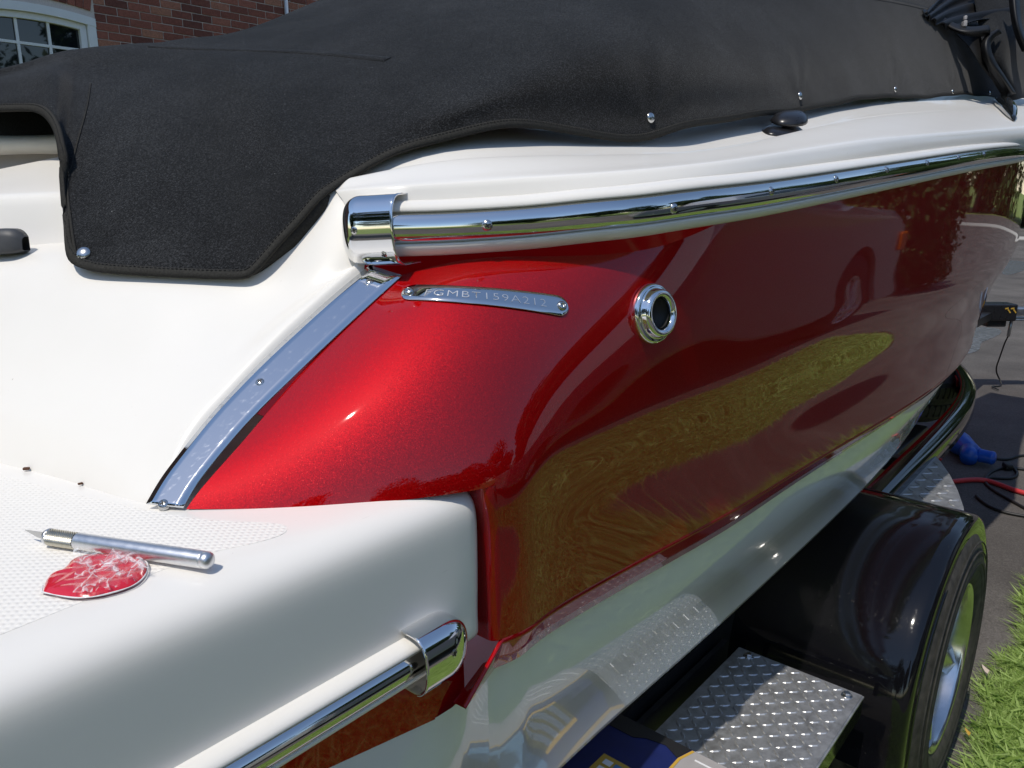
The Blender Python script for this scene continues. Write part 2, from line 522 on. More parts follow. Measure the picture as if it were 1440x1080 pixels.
# house
m, nt, b = nodes('brick')
oi = node(nt, 'ShaderNodeObjectInfo')
c = ramp(nt, oi.outputs['Random'], [(0.0, (0.15, 0.062, 0.048)), (0.35, (0.26, 0.095, 0.066)), (0.7, (0.34, 0.13, 0.088)), (1.0, (0.40, 0.19, 0.12))])
f = noise(nt, 70, 5)
mm = node(nt, 'ShaderNodeMix', data_type='RGBA', blend_type='MULTIPLY'); mm.inputs[0].default_value = 1.0
nt.links.new(c, mm.inputs[6]); nt.links.new(ramp(nt, f, [(0.3, (0.62, 0.62, 0.62)), (0.7, (1.15, 1.1, 1.1))]), mm.inputs[7])
nt.links.new(mm.outputs[2], b.inputs['Base Color']); setp(b, Roughness=0.9, Specular_IOR_Level=0.2)
bump(nt, b, f, 0.5, 0.004)
m, nt, b = nodes('brick_far')
tc = node(nt, 'ShaderNodeTexCoord'); sp = node(nt, 'ShaderNodeSeparateXYZ'); nt.links.new(coords(nt), sp.inputs[0])
cb = node(nt, 'ShaderNodeCombineXYZ'); nt.links.new(sp.outputs[0], cb.inputs[0]); nt.links.new(sp.outputs[2], cb.inputs[1])
bt = node(nt, 'ShaderNodeTexBrick'); nt.links.new(cb.outputs[0], bt.inputs['Vector'])
bt.inputs['Scale'].default_value = 1.0; bt.inputs['Brick Width'].default_value = 0.225; bt.inputs['Row Height'].default_value = 0.075; bt.inputs['Mortar Size'].default_value = 0.006
bt.inputs['Color1'].default_value = (0.10, 0.035, 0.025, 1); bt.inputs['Color2'].default_value = (0.24, 0.08, 0.05, 1); bt.inputs['Mortar'].default_value = (0.30, 0.26, 0.22, 1)
nt.links.new(bt.outputs[0], b.inputs['Base Color']); setp(b, Roughness=0.9)
simple('mortar', (0.62, 0.54, 0.46), 0.95, nscale=80, amp=0.15, bmp=(0.4, 0.004))
simple('window_white', (0.74, 0.74, 0.72), 0.45, nscale=10, amp=0.04)
m, nt, b = nodes('window_glass')
setp(b, Base_Color=(0.008, 0.010, 0.012), Roughness=0.02, Specular_IOR_Level=0.8)
simple('downpipe_metal', (0.55, 0.56, 0.57), 0.4, 0.3)
simple('roof_shingle', (0.07, 0.065, 0.06), 0.95, nscale=25, amp=0.4)

# vehicle mirrored in the hull
simple('wheel_silver', (0.75, 0.75, 0.75), 0.35, 0.1, 0.5)
simple('truck_grey', (0.42, 0.42, 0.44), 0.25, 0.2, 1.0)
m, nt, b = nodes('glass_dark')
setp(b, Base_Color=(0.01, 0.012, 0.013), Roughness=0.03)

# cling film
m, nt, b = nodes('cling_film')
setp(b, Base_Color=(1, 1, 1), Roughness=0.06, Specular_IOR_Level=1.0)
vr = node(nt, 'ShaderNodeTexVoronoi', feature='DISTANCE_TO_EDGE'); vr.inputs['Scale'].default_value = 70
nz = node(nt, 'ShaderNodeTexNoise'); nz.inputs['Scale'].default_value = 60; nt.links.new(coords(nt), nz.inputs['Vector'])
va_ = node(nt, 'ShaderNodeMix', data_type='RGBA'); va_.inputs[0].default_value = 0.02; nt.links.new(coords(nt), va_.inputs[6]); nt.links.new(nz.outputs['Color'], va_.inputs[7]); nt.links.new(va_.outputs[2], vr.inputs['Vector'])
nt.links.new(ramp(nt, vr.outputs['Distance'], [(0.0, (0.62, 0.62, 0.62)), (0.06, (0.20, 0.20, 0.20)), (0.16, (0.05, 0.05, 0.05))]), b.inputs['Alpha'])
bump(nt, b, vr.outputs['Distance'], 1.0, 0.004)
m, nt, b = nodes('red_gel')
setp(b, Base_Color=(0.62, 0.012, 0.03), Roughness=0.22, Coat_Weight=0.8, Subsurface_Weight=0.1, Subsurface_Radius=(0.01, 0.002, 0.002))
bump(nt, b, noise(nt, 60, 3), 0.3, 0.003)
M_ = MATS

# ------------------------------------------------------------------ the boat: plan curves and hull surface
def fit(xs, ys):
    xs = np.array(xs, float); ys = np.array(ys, float)
    def f(x):
        if x <= xs[0]: return float(ys[0] + (ys[1] - ys[0]) / (xs[1] - xs[0]) * (x - xs[0]))
        if x >= xs[-1]: return float(ys[-1] + (ys[-1] - ys[-2]) / (xs[-1] - xs[-2]) * (x - xs[-1]))
        return float(spl(xs, ys, np.array([x]))[0])
    return f
# plan curve of the outer face of the rub rail: the stern quarter is cut off at 45 degrees
RAILX = [0.50, 0.56, 0.62, 0.69, 0.77, 0.88, 1.05, 1.3, 1.6, 2.0, 2.5, 3.0, 3.6, 4.4, 5.2]
RAILY = [0.612, 0.558, 0.508, 0.458, 0.425, 0.405, 0.394, 0.382, 0.370, 0.360, 0.362, 0.392, 0.46, 0.62, 0.88]
yr = fit(RAILX, RAILY)
_rc = [(560, 321), (620, 319.5), (680, 316), (750, 311), (820, 304), (890, 297), (950, 289), (1030, 279), (1120, 266), (1200, 252), (1280, 238), (1360, 224), (1440, 213), (1500, 206)]
_rp = [at_fn(px, py, yr) for px, py in _rc]
_zx = [p.x for p in _rp]; _zz = [p.z for p in _rp]
_keep = [0]
for k in range(1, len(_zx)):
    if _zx[k] > _zx[_keep[-1]] + 0.03: _keep.append(k)
_zx = [_zx[k] for k in _keep]; _zz = [_zz[k] for k in _keep]
zr = fit(_zx, _zz)                       # height of the rail's centre line

boat = empty('motorboat', (1.5, 1.4, GZ), 'red and white motorboat standing on its trailer under a black canvas cover', 'boat')

# transom facet data: strip top A and bottom B
A_ = at(560, 388, t=0.785)
B_ = at(262, 716, z=-0.255)
tA, tB = 0.785, B_.dot(FWD)
def on_strip(px, py):
    w = (py - 388) / (716 - 388)
    t = 1.0 / ((1 - w) / tA + w / tB)
    return at(px, py, t=t)

# rows of the hull: 0 under the rail ... last at the spray lip
def narrow(x, z):
    k = 0.016 + 0.03 * max(0.0, -0.13 - z) / 0.28
    x0 = 2.0 - 0.9 * max(0.0, -0.13 - z)
    return k * max(0.0, x - x0) ** 2
ridge_y = fit([0.5, 0.74, 0.95, 1.2, 1.6, 2.05, 2.6, 3.2, 4.0, 5.0], [0.430, 0.429, 0.426, 0.415, 0.401, 0.391, 0.393, 0.405, 0.43, 0.46])
LOWY = fit([0.5, 0.74, 1.2, 1.6, 2.05, 2.6, 3.2, 4.0, 5.0], [0.430, 0.429, 0.423, 0.413, 0.406, 0.409, 0.419, 0.44, 0.46])
zlip = fit([0.48, 0.66, 0.86, 1.25, 1.665, 2.6, 5.0], [-0.4197, -0.432, -0.444, -0.4555, -0.466, -0.50, -0.61])
ZL = [None, -0.12, -0.17, -0.215, -0.255, -0.295, -0.345, -0.41]
def side_col(x):
    top = yr(x) + 0.021
    zt = zr(x) - 0.020
    rid = ridge_y(x) + narrow(x, -0.22)
    col = [(x, top, zt)]
    for k, z in enumerate(ZL[1:4]):
        w = (zt - z) / (zt + 0.215)
        w = w ** 1.25
        y = top * (1 - w) + rid * w
        col.append((x, y, z))
    low = LOWY(x)
    for z, o in ((-0.255, 0.0045), (-0.295, 0.013), (-0.345, 0.015), (-0.41, 0.010)):
        f = (z + 0.215) / (-0.41 + 0.215)
        o = o + 0.007 * max(0.0, min(1.0, (1.02 - x) / 0.3)) * (z < -0.40) + 0.002 * max(0.0, min(1.0, (1.02 - x) / 0.3)) * (-0.4 < z < -0.3)
        yy = low + o if z < -0.27 else 0.5 * (low + ridge_y(x)) + o
        col.append((x, yy + narrow(x, z), z + f * (zlip(x) + 0.41)))
    return col
strip_px = [(560, 388), (497, 448), (420, 528), (335, 628), (262, 716)]
S_ = [on_strip(*p) for p in strip_px]
Nc = [(0.580, 0.553, -0.068), (0.523, 0.537, -0.101), (0.459, 0.521, -0.148), (0.404, 0.511, -0.201), (0.367, 0.506, -0.257)]
Cc = [(0.655, 0.497, -0.066), (0.596, 0.482, -0.108), (0.543, 0.464, -0.157), (0.508, 0.446, -0.208), (0.487, 0.4345, -0.257)]
Dc = [(0.745, 0.455, -0.064), (0.697, 0.447, -0.114), (0.648, 0.440, -0.167), (0.604, 0.435, -0.213), (0.576, 0.4325, -0.256)]

def ext(col, zs):
    """carry a facet column on below the swim platform (cut away again, it only steers the curvature)"""
    a, b = Vector(col[-2]), Vector(col[-1])
    d = (b - a) / (b.z - a.z)
    return [tuple(b + Vector((d.x * 0.5, d.y * 0.5, 1)) * (z - b.z)) for z in zs]
LOWZ = [-0.295, -0.345, -0.41]
S_ = [tuple(p) for p in S_]
cols = [S_ + ext(S_, LOWZ), Nc + ext(Nc, LOWZ),
        Cc + [(0.494, 0.436, -0.295), (0.499, 0.4385, -0.345), (0.502, 0.4405, -0.4210)],
        Dc + [(0.575, 0.4390, -0.296), (0.575, 0.4415, -0.347), (0.575, 0.4425, -0.4265)]]
XS = [0.74, 0.95, 1.2, 1.6, 2.05, 2.6, 3.2, 4.0, 5.0]
cols += [side_col(x) for x in XS]
cols.pop(4)
P = np.array([[cols[c][r] for c in range(len(cols))] for r in range(8)], float)
tc_ = chord(P[:5], 1, 0.75); tr_ = chord(P[:, 2:6], 0, 0.8)
def samples(t, cut, n0, n1):
    return np.concatenate([np.linspace(t[0], t[cut], n0), np.linspace(t[cut], t[-1], n1)[1:]])
SC = samples(tc_, 2, 50, 200); SR = samples(tr_, 4, 60, 50)
def surf(sr, sc):
    Q = spl(tr_, P, sr)
    return np.moveaxis(spl(tc_, np.moveaxis(Q, 1, 0), sc), 0, 1)
QH = surf(SR, SC)
NR, NCC = QH.shape[:2]
hull = grid_obj('hull_topside', QH, M_['red_gelcoat'], boat, flip=True, keep=lambda i, j: not (i >= 59 and j < 49))
hull_bvh = bvh_of(hull)

# rounded aft edge of the side, where it passes behind the swim platform: a small radius that turns inboard
edge = QH[59:, 49]
ring = []
for q in edge:
    ring.append([(q[0] - 0.011 * math.sin(a) , q[1] + 0.011 * (1 - math.cos(a)), q[2]) for a in np.linspace(0, math.pi / 2, 7)] + [(q[0] - 0.011, q[1] + 0.14, q[2])])
grid_obj('hull_return', np.array(ring), M_['red_gelcoat'], boat)

# hull side below and behind the swim platform, running inboard as it goes aft
def qy(x): return 0.456 + 0.23 * (0.46 - x)
aft = []
for x in np.linspace(-0.35, 0.462, 20):
    y = qy(x)
    aft.append([(x, y, -0.30), (x, y, -0.36), (x, y, -0.40), (x, y - 0.002, -0.479)])
grid_obj('hull_quarter', np.array(aft), M_['red_gelcoat'], boat)

# spray lip: a band that leans in underneath, its aft end cut to a point
top_l = QH[-1, 49:]
sel = [q for q in top_l if q[0] < 4.2]
tip = Vector((0.430, 0.424, -0.4500))
c0 = Vector(sel[0])
stations = []
for w in np.linspace(0.02, 0.96, 8):
    tp = tip.lerp(c0, w)
    stations.append((tp, 0.036 * w + 0.0006, 1))
for q in sel:
    x = q[0]
    w = min(1, max(0, (x - 1.0) / 0.9))
    stations.append((Vector(q), 0.037 * (1 - w) + 0.016 * w, 0))
lipband, lip_bot = [], []
for tp, h, aftp in stations:
    out = 0.0015
    p1 = tp + Vector((0, -out, -0.0035 if not aftp else -0.001))
    p2 = tp + Vector((0, -out + 0.32 * h, -h))
    lipband.append([tp + Vector((0, 0.003 if aftp else 0, 0)), tp + (p1 - tp) * 0.55 + Vector((0, 0, 0.0006)), p1, p1 + Vector((0, 0.0005, -0.0018)), p1.lerp(p2, 0.5), p2, p2 + Vector((0, 0.016, -0.001))])
    lip_bot.append(p2)
lip_x = [p_.x for p_ in lip_bot]
grid_obj('spray_lip', np.array([[list(p_) for p_ in r] for r in lipband]), M_['red_gelcoat'], boat, flip=False)

# white bottom strake under the lip down to the chine, then the vee bottom running inboard
wh = []
ZC = fit([-0.35, 0.3, 0.65, 1.28, 1.97, 2.7, 4.2], [-0.688, -0.682, -0.676, -0.655, -0.60, -0.52, -0.33])
xs_w = sorted(list(np.linspace(-0.35, 0.425, 16)) + lip_x)
for x in xs_w:
    if x <= 0.4301:
        yl, zl = qy(x) - 0.001, -0.4785
    else:
        yl = float(np.interp(x, lip_x, [p_.y for p_ in lip_bot])) + 0.008
        zl = float(np.interp(x, lip_x, [p_.z for p_ in lip_bot])) + 0.002
        u = min(1, max(0, (x - 0.430) / 0.03))
        yl = yl * u + (qy(x) - 0.001) * (1 - u); zl = zl * u + -0.4785 * (1 - u)
    n1, n2 = narrow(x, -0.50), narrow(x, -0.58)
    zc = ZC(x)
    zk = zl + (zc - zl) * 0.55
    xl = max(x, 0.56)
    base = float(np.interp(xl, lip_x, [p_.y for p_ in lip_bot])) + 0.006 - 0.0132 + 0.03 * (xl - x)
    wh.append([(x, yl, zl), (x, 0.5 * (yl + base + 0.0140), zl * 0.6 + zk * 0.4), (x, base + 0.0140 + (n1 - narrow(x, -0.44)), zk), (x, base + 0.0160 + (n1 - narrow(x, -0.44)), zk - 0.002),
               (x, base + 0.0175 + (n2 - narrow(x, -0.44)), zc + 0.012), (x, base + 0.0195 + (n2 - narrow(x, -0.44)), zc + 0.004), (x, base + 0.028 + (n2 - narrow(x, -0.44)), zc),
               (x, base + 0.16 + n2, zc - 0.035), (x, base + 0.55 + n2 * 0.6, zc - 0.16), (x, base + 1.0, zc - 0.30)])
grid_obj('hull_bottom', np.array(wh), M_['white_hull_gelcoat'], boat)

# port half, closed roughly so that the boat is a body from any side
pq = []
for x in np.linspace(0.47, 6.3, 60):
    w = max(0.0, (x - 2.4) / 3.9)
    hb = 1.0 * (1 - w ** 2.4)
    pq.append([(x, 1.43 + hb, zr(min(x, 4.4)) - 0.02), (x, 1.43 + hb * 0.97, -0.2), (x, 1.43 + hb * 0.93, -0.44), (x, 1.43 + hb * 0.9, -0.57), (x, 1.43 + 0.01, -0.9)])
grid_obj('hull_side', np.array(pq), M_['red_gelcoat'], boat)

# ------------------------------------------------------------------ white mouldings: transom, gunwale, swim platform
tr_bot = [at(-120, 622, z=-0.255), at(0, 650, z=-0.255), at(100, 676, z=-0.255), at(206, 706, z=-0.255)] +          [on_strip(px, py) + Vector((0, 0, 0)) for px, py in ((252, 645), (303, 580), (365, 513), (438, 444), (512, 381))]
tr_mid = [at(-120, 383, t=0.85), at(15, 385, t=0.838), at(100, 386, t=0.822), at(200, 390, t=0.806), at(275, 393, t=0.801), at(345, 396, t=0.799), at(400, 388, t=0.796), at(452, 368, t=0.793), at(506, 345, t=0.796)]
tr_q = [a * 0.5 + b * 0.5 + Vector((0.002, 0.001, -0.003)) for a, b in zip(tr_bot, tr_mid)]
tr_top = [at(-120, 345, t=0.90), at(15, 345, t=0.895), at(100, 340, t=0.885), at(200, 340, t=0.87), at(275, 336, t=0.86), at(345, 325, t=0.85), at(400, 308, t=0.835), at(450, 290, t=0.815), at(500, 280, t=0.809)]
tr_up = [p + Vector((0.05, 0.05, 0.004)) for p in tr_top]
tr_up[-1] = at(494, 262, t=0.826); tr_up[-2] = at(456, 268, t=0.835)
tr_b0 = [p + Vector((-0.004, -0.002, -0.016)) for p in tr_bot]
QT = net([tr_b0, tr_bot, tr_q, tr_mid, tr_top, tr_up], 50, 90, pw=0.9)
transom = grid_obj('transom_moulding', QT, M_['white_gelcoat'], boat, flip=True)
transom_bvh = bvh_of(transom)

gp = [505, 545, 600, 700, 820, 950, 1120, 1200, 1280, 1360, 1440, 1520]
g_r = [(281), 282.5, 281, 275, 265, 251, 232, 219, 206, 198, 191, 181]
g_c = [(264), 262, 259, 252, 244, 233, 211, 199, 190, 184, 178, 172]
g_h = [(250), 219, 203, 187, 184, 188, 158, 142, 137, 134, 131, 130]
ht = {}
HEMT = fit([445, 475, 550, 620, 700, 800, 930, 1080, 1200, 1330, 1420, 1520], [0.80, 0.83, 0.865, 0.89, 0.93, 1.0, 1.12, 1.40, 1.82, 2.55, 3.25, 3.9])
def ry(px, py, off):
    return at_fn(px, py, lambda x: yr(x) + off)
r0 = [ry(px, py, 0.020) for px, py in zip(gp, g_r)]
r1 = [ry(px, py, 0.027) for px, py in zip(gp, g_c)]
r3 = [at(px, py, t=HEMT(px) + 0.006) + Vector((0, 0, -0.004 - 0.012 * min(1, max(0, (px - 600) / 200)))) for px, py in zip(gp, g_h)]
for rr, yy in ((r0, g_r), (r1, g_c)):
    for k in range(9, len(gp)):
        tk = rr[k].dot(FWD); lim = rr[k - 1].dot(FWD) * 1.22
        if tk > lim: rr[k] = at(gp[k], yy[k], t=lim)
r0[0] = at(484, 285, t=0.806); r1[0] = at(472, 268, t=0.815); r3[0] = at(466, 250, t=0.86)
r4 = [p + Vector((0.005, 0.06, 0.020)) for p in r3]
r5 = [p + Vector((0.02, 0.22, 0.04)) for p in r3]
rm1 = [p + Vector((0, 0.004, -0.03)) for p in r0]
rows_g = []
for k in range(len(gp)):
    a, b, c = r0[k], r1[k], r3[k]
    r_ = 0.22
    rows_g.append([rm1[k], a, a.lerp(b, 0.5), b.lerp(a, r_ * 1.2), b.lerp(a, r_ * .35).lerp(b.lerp(c, r_ * .18), 0.5), b.lerp(c, r_ * .6), b.lerp(c, 0.5) + Vector((0, -0.001, 0.002)), c, r4[k], r5[k]])
rows_g = [[rows_g[k][r] for k in range(len(gp))] for r in range(10)]
QG = net(rows_g, 90, 120, pw=0.9)
gunwale = grid_obj('gunwale', QG, M_['white_gelcoat'], boat, flip=True)
deck_bvh = bvh_of(transom, gunwale)

# swim platform: a section in (y, z) carried aft
def psec(x):
    return [(1.3, -0.256), (0.62, -0.256), (0.52, -0.256), (0.490, -0.2562), (0.473, -0.2578), (0.4605, -0.2618), (0.4525, -0.2680), (0.4480, -0.2770), (0.4462, -0.290), (0.4458, -0.305), (0.4458, -0.350),
            (0.4462, -0.390), (0.4464, -0.405), (0.449, -0.408), (0.50, -0.409)]
PX = list(np.linspace(-0.45, 0.463, 40)) + [0.4715, 0.477, 0.4802]
pl = []
sec = np.array(psec(0))
tt = chord(sec[:, None, :], 0, 0.6)
secd = spl(tt, sec, np.linspace(tt[0], tt[-1], 60))
for k, x in enumerate(PX):
    ins = [0, 0.0012, 0.0038, 0.0085][max(0, k - (len(PX) - 4))]
    pl.append([(x, y + ins, z - ins * 0.5) for y, z in secd])
pl.append([(0.4802, y + 0.05, z - 0.03 if z > -0.3 else z) for y, z in secd])
platform = grid_obj('swim_platform', np.array(pl), M_['white_gelcoat'], boat, flip=False)
plat_bvh = bvh_of(platform)

# moulded non-skid panel on the platform, its border following the transom
ns_px = [(-140, 648), (0, 668), (70, 686), (140, 702), (205, 716), (270, 728), (340, 733), (384, 735), (400, 738), (404, 743.5), (398, 750), (380, 757), (345, 766), (300, 776), (200, 812), (100, 852), (0, 892), (-140, 948)]
nsp = curve_pts([at(px, py, z=-0.2555) for px, py in ns_px], 120, 0.5)
bm = bmesh.new()
vs = [bm.verts.new((p[0], p[1], -0.25575)) for p in nsp]
f = bm.faces.new(vs)
ex = bmesh.ops.extrude_face_region(bm, geom=[f])
bmesh.ops.translate(bm, vec=(0, 0, -0.003), verts=[v for v in ex['geom'] if isinstance(v, bmesh.types.BMVert)])
bm_obj('nonskid_panel', bm, M_['nonskid'], platform)

# ------------------------------------------------------------------ rub rails
def rail_path(x0, x1, n):
    xs = np.linspace(x0, x1, n)
    P_ = [Vector((x, yr(x), zr(x))) for x in xs]
    outs, ups = [], []
    for k in range(n):
        d = (P_[min(k + 1, n - 1)] - P_[max(k - 1, 0)]).normalized()
        o = d.cross(Vector((0, 0, 1))).normalized()
        outs.append(o); ups.append(o.cross(d).normalized())
    return P_, outs, ups
rx0 = at_fn(556, 320, yr).x
RP, RO, RU = rail_path(rx0 - 0.004, 4.6, 240)
base_sec = [(-0.045, 0.0262), (-0.024, 0.0268), (-0.012, 0.0262), (-0.006, 0.0238), (-0.0025, 0.0205), (-0.0012, 0.0172), (-0.0015, 0.0160), (-0.006, 0.0154), (-0.006, -0.0154), (-0.0015, -0.0160), (-0.0010, -0.0172), (-0.0025, -0.0215), (-0.0065, -0.0262), (-0.012, -0.0282), (-0.045, -0.0282)]
base_sec = [(o + 0.004, u) for o, u in base_sec]
rub_rail = grid_obj('rub_rail', sweep(RP, base_sec, RO, RU), M_['white_gelcoat'], boat)
ins_sec = [(-0.004, 0.0152)] + [(-0.002 + 0.0105 * math.cos(a), 0.0149 * math.sin(a)) for a in np.linspace(R(88), R(-88), 15)] + [(-0.004, -0.0152)]
rub_ins = grid_obj('steel_insert', sweep(RP, ins_sec, RO, RU), M_['polished_steel'], rub_rail)

def screw_mesh(name, r=0.0042):
    """oval-head screw with a cross recess, along +z"""
    bm = bmesh.new()
    add_lathe(bm, [(r, 0), (r * 0.96, r * 0.16), (r * 0.7, r * 0.36), (r * 0.35, r * 0.46), (0, r * 0.48)], 20)
    me = bpy.data.meshes.new(name)
    bmesh.ops.recalc_face_normals(bm, faces=bm.faces)
    bm.to_mesh(me); bm.free()
    me.materials.append(M_['screw_steel'])
    for p in me.polygons: p.use_smooth = True
    return me
def recess_mesh(name, r=0.0042):
    bm = bmesh.new()
    add_box(bm, (0, 0, r * 0.40), (r * 1.05, r * 0.26, r * 0.2))
    add_box(bm, (0, 0, r * 0.405), (r * 0.26, r * 1.05, r * 0.2))
    me = bpy.data.meshes.new(name)
    bm.to_mesh(me); bm.free()
    me.materials.append(M_['dark_recess'])
    return me
SCREW, RECESS = screw_mesh('screw'), recess_mesh('screw_recess')
# screw and recess in one mesh, so that a screw stays one part even when it is a sub-part
def screw_joined(r):
    bm = bmesh.new()
    add_lathe(bm, [(r * 1.12, -r * 0.3), (r * 1.12, 0.0), (r, r * 0.05), (r * 0.96, r * 0.16), (r * 0.7, r * 0.36), (r * 0.35, r * 0.46), (0, r * 0.48)], 20, cap=False)
    n0 = len(bm.faces)
    add_box(bm, (0, 0, r * 0.42), (r * 1.0, r * 0.24, r * 0.2))
    add_box(bm, (0, 0, r * 0.425), (r * 0.24, r * 1.0, r * 0.2))
    bm.faces.ensure_lookup_table()
    for k, fc in enumerate(bm.faces):
        fc.material_index = 1 if k >= n0 else 0
        fc.smooth = k < n0
    bmesh.ops.recalc_face_normals(bm, faces=bm.faces)
    me = bpy.data.meshes.new('screw'); bm.to_mesh(me); bm.free()
    me.materials.append(M_['screw_steel']); me.materials.append(M_['dark_recess'])
    return me
SCREWS = {}
def put_screw(loc, n, parent, r=0.0042, spin=0.5, name='screw'):
    if r not in SCREWS: SCREWS[r] = screw_joined(r)
    o = bpy.data.objects.new(name, SCREWS[r]); C.objects.link(o)
    Mx = frame_of(n) @ Matrix.Rotation(spin, 3, 'Z')
    o.location = Vector(loc); o.rotation_euler = Mx.to_euler()
    o.parent = parent
    o.matrix_parent_inverse = parent_world(parent).inverted()
    return o
ins_bvh = bvh_of(rub_ins)
for px, py in ((685, 317), (948, 293.5), (1085, 268.5), (1176, 251.5), (1247, 238.5), (1304, 229), (1348, 221), (1384, 216)):
    l, n = hit(ins_bvh, px, py)
    if l is not None:
        put_screw(l, n, rub_ins, 0.0050, px * 0.37)

# polished end cap of the rub rail: the section swept round and closed aft
capP = [at(484, 325, t=0.788), at(508, 325, t=0.783), at(536, 324, t=0.776), at(566, 322.5, t=0.768)]
cp = curve_pts(capP, 24, 0.7)
co, cu = [], []
for k in range(24):
    d = Vector(cp[min(k + 1, 23)] - cp[max(k - 1, 0)]).normalized()
    o = d.cross(Vector((0, 0, 1))).normalized()
    co.append(o); cu.append(o.cross(d).normalized())
def capsec(s):
    """s 0 at the closed aft end .. 1 at the open end"""
    k = math.sqrt(max(0.0, 1 - (1 - min(1, s / 0.34)) ** 2))
    h, w = 0.0335 * (0.30 + 0.70 * k), 0.0245 * k
    pr = []
    for a in np.linspace(R(90), R(-90), 25):
        cc, ss = math.cos(a), math.sin(a)
        e = 0.62
        pr.append((-0.006 + w * abs(cc) ** e, h * math.copysign(abs(ss) ** 0.85, ss)))
    return [(-0.035, h)] + pr + [(-0.035, -h)]
cg = []
for k in range(24):
    s = k / 23
    cg.append([np.asarray(cp[k]) + np.asarray(co[k]) * o + np.asarray(cu[k]) * u for o, u in capsec(s)])
rail_cap = grid_obj('rail_end_cap', np.array(cg), M_['chrome'], boat, solid=0.0018)
cap_bvh = bvh_of(rail_cap)
l, n = hit(cap_bvh, 499, 324)
if l is not None: put_screw(l, n, rail_cap, 0.0052, 0.3)
l, n = hit(cap_bvh, 541, 357)
if l is not None: put_screw(l, n, rail_cap, 0.0048, 0.3)

# rail of the swim platform
py_, pz_ = 0.4330, -0.3840
lpx = list(np.linspace(-0.45, at(598, 945, y=py_).x, 40))
LP = [Vector((x, py_, pz_)) for x in lpx]
LO = [Vector((0, -1, 0))] * len(LP); LU = [Vector((0, 0, 1))] * len(LP)
plat_rail = grid_obj('platform_rub_rail', sweep(LP, [(o * 0.8, u * 0.72) for o, u in base_sec], LO, LU), M_['white_gelcoat'], boat)
pl_ins = grid_obj('steel_insert', sweep(LP, [(o * 0.8 + 0.0004, u * 0.74) for o, u in ins_sec], LO, LU), M_['polished_steel'], plat_rail)
cg = []
x1 = at(652, 915, y=py_).x; x0 = at(580, 945, y=py_).x
for k in range(30):
    s = 1 - k / 29
    x = x0 + (x1 - x0) * k / 29
    kk = math.sqrt(max(0.0, 1 - (1 - min(1, s / 0.5)) ** 2))
    h, w = 0.0260 * (0.12 + 0.88 * kk), 0.021 * kk
    pr = [(-0.03, h)] + [(-0.004 + w * abs(math.cos(a)) ** 0.62, h * math.copysign(abs(math.sin(a)) ** 0.85, math.sin(a))) for a in np.linspace(R(90), R(-90), 25)] + [(-0.03, -h)]
    cg.append([(x, py_ - o, pz_ + u) for o, u in pr])
plat_cap = grid_obj('rail_end_cap', np.array(cg), M_['chrome'], boat, solid=0.0018)
pb = bvh_of(plat_cap)
l, n = hit(pb, 637, 918)
if l is not None: put_screw(l, n, plat_cap, 0.0050, 0.3)

# ------------------------------------------------------------------ trim strip between the white transom and the red quarter
sl_px = [(206, 709), (228, 672), (252, 640), (290, 592), (330, 548), (372, 505), (420, 460), (470, 415), (520, 374)]
sr_px = [(258, 715), (272, 690), (290, 665), (325, 622), (365, 578), (410, 534), (458, 488), (508, 441), (566, 388)]
def lift(p, d):
    v = -Vector(p).normalized()
    return Vector(p) + v * d
a_ = curve_pts([lift(on_strip(*p), 0.0020) for p in sl_px], 60, 0.7)
b_ = curve_pts([lift(on_strip(*p), 0.0020) for p in sr_px], 60, 0.7)
strip = grid_obj('trim_strip', np.stack([a_, a_ * 0.75 + b_ * 0.25, (a_ + b_) / 2, a_ * 0.25 + b_ * 0.75, b_], 1), M_['scratched_steel'], boat, solid=0.0012)
sb = bvh_of(strip)
for px, py in ((366, 538), (520, 397), (230, 709)):
    l, n = hit(sb, px, py)
    if l is not None: put_screw(l, n, strip, 0.0048, px * 0.2)

# ------------------------------------------------------------------ fittings on the hull
# identification plate: a bent strip of polished steel that follows the red quarter
pl_c = [(566, 412), (600, 412.5), (640, 414.5), (690, 418), (740, 423.5), (780, 429.5), (798, 433)]
plc = [hit(hull_bvh, *p) for p in pl_c]
PC = curve_pts([l + n * 0.0006 for l, n in plc], 41, 0.8)
PNn = curve_pts([n for l, n in plc], 41, 0.8)
plen = np.concatenate([[0], np.cumsum(np.linalg.norm(np.diff(PC, axis=0), axis=1))])
PL = plen[-1]
HH = 0.0118
def plate_pt(u, v, h=0.0):
    """u along (metres), v across, h proud"""
    s = min(max(u, 0), PL)
    c = np.array([np.interp(s, plen, PC[:, k]) for k in range(3)])
    e = 0.002
    d = np.array([np.interp(min(s + e, PL), plen, PC[:, k]) - np.interp(max(s - e, 0), plen, PC[:, k]) for k in range(3)])
    d = Vector(d).normalized()
    n = Vector([np.interp(s, plen, PNn[:, k]) for k in range(3)])
    n = (n - d * n.dot(d)).normalized()
    a = n.cross(d)
    if a.z < 0: a = -a
    c = Vector(c) + d * (u - s)
    return c + a * v + n * h
bm = bmesh.new()
nu = 60
def half_h(u):
    r = HH
    if u < r: return math.sqrt(max(0, r * r - (r - u) ** 2))
    if u > PL - r: return math.sqrt(max(0, r * r - (u - PL + r) ** 2))
    return r
us = [HH * (1 - math.cos(a)) for a in np.linspace(0.0, math.pi / 2, 12)]
us = us + list(np.linspace(HH, PL - HH, 40))[1:-1] + [PL - u for u in reversed(us)]
gr = []
for u in us:
    hh = max(half_h(u), 0.0002)
    gr.append([plate_pt(u, v * hh, 0.0011 - 0.0006 * (abs(v) > 0.97)) for v in (-1, -0.96, -0.5, 0, 0.5, 0.96, 1)])
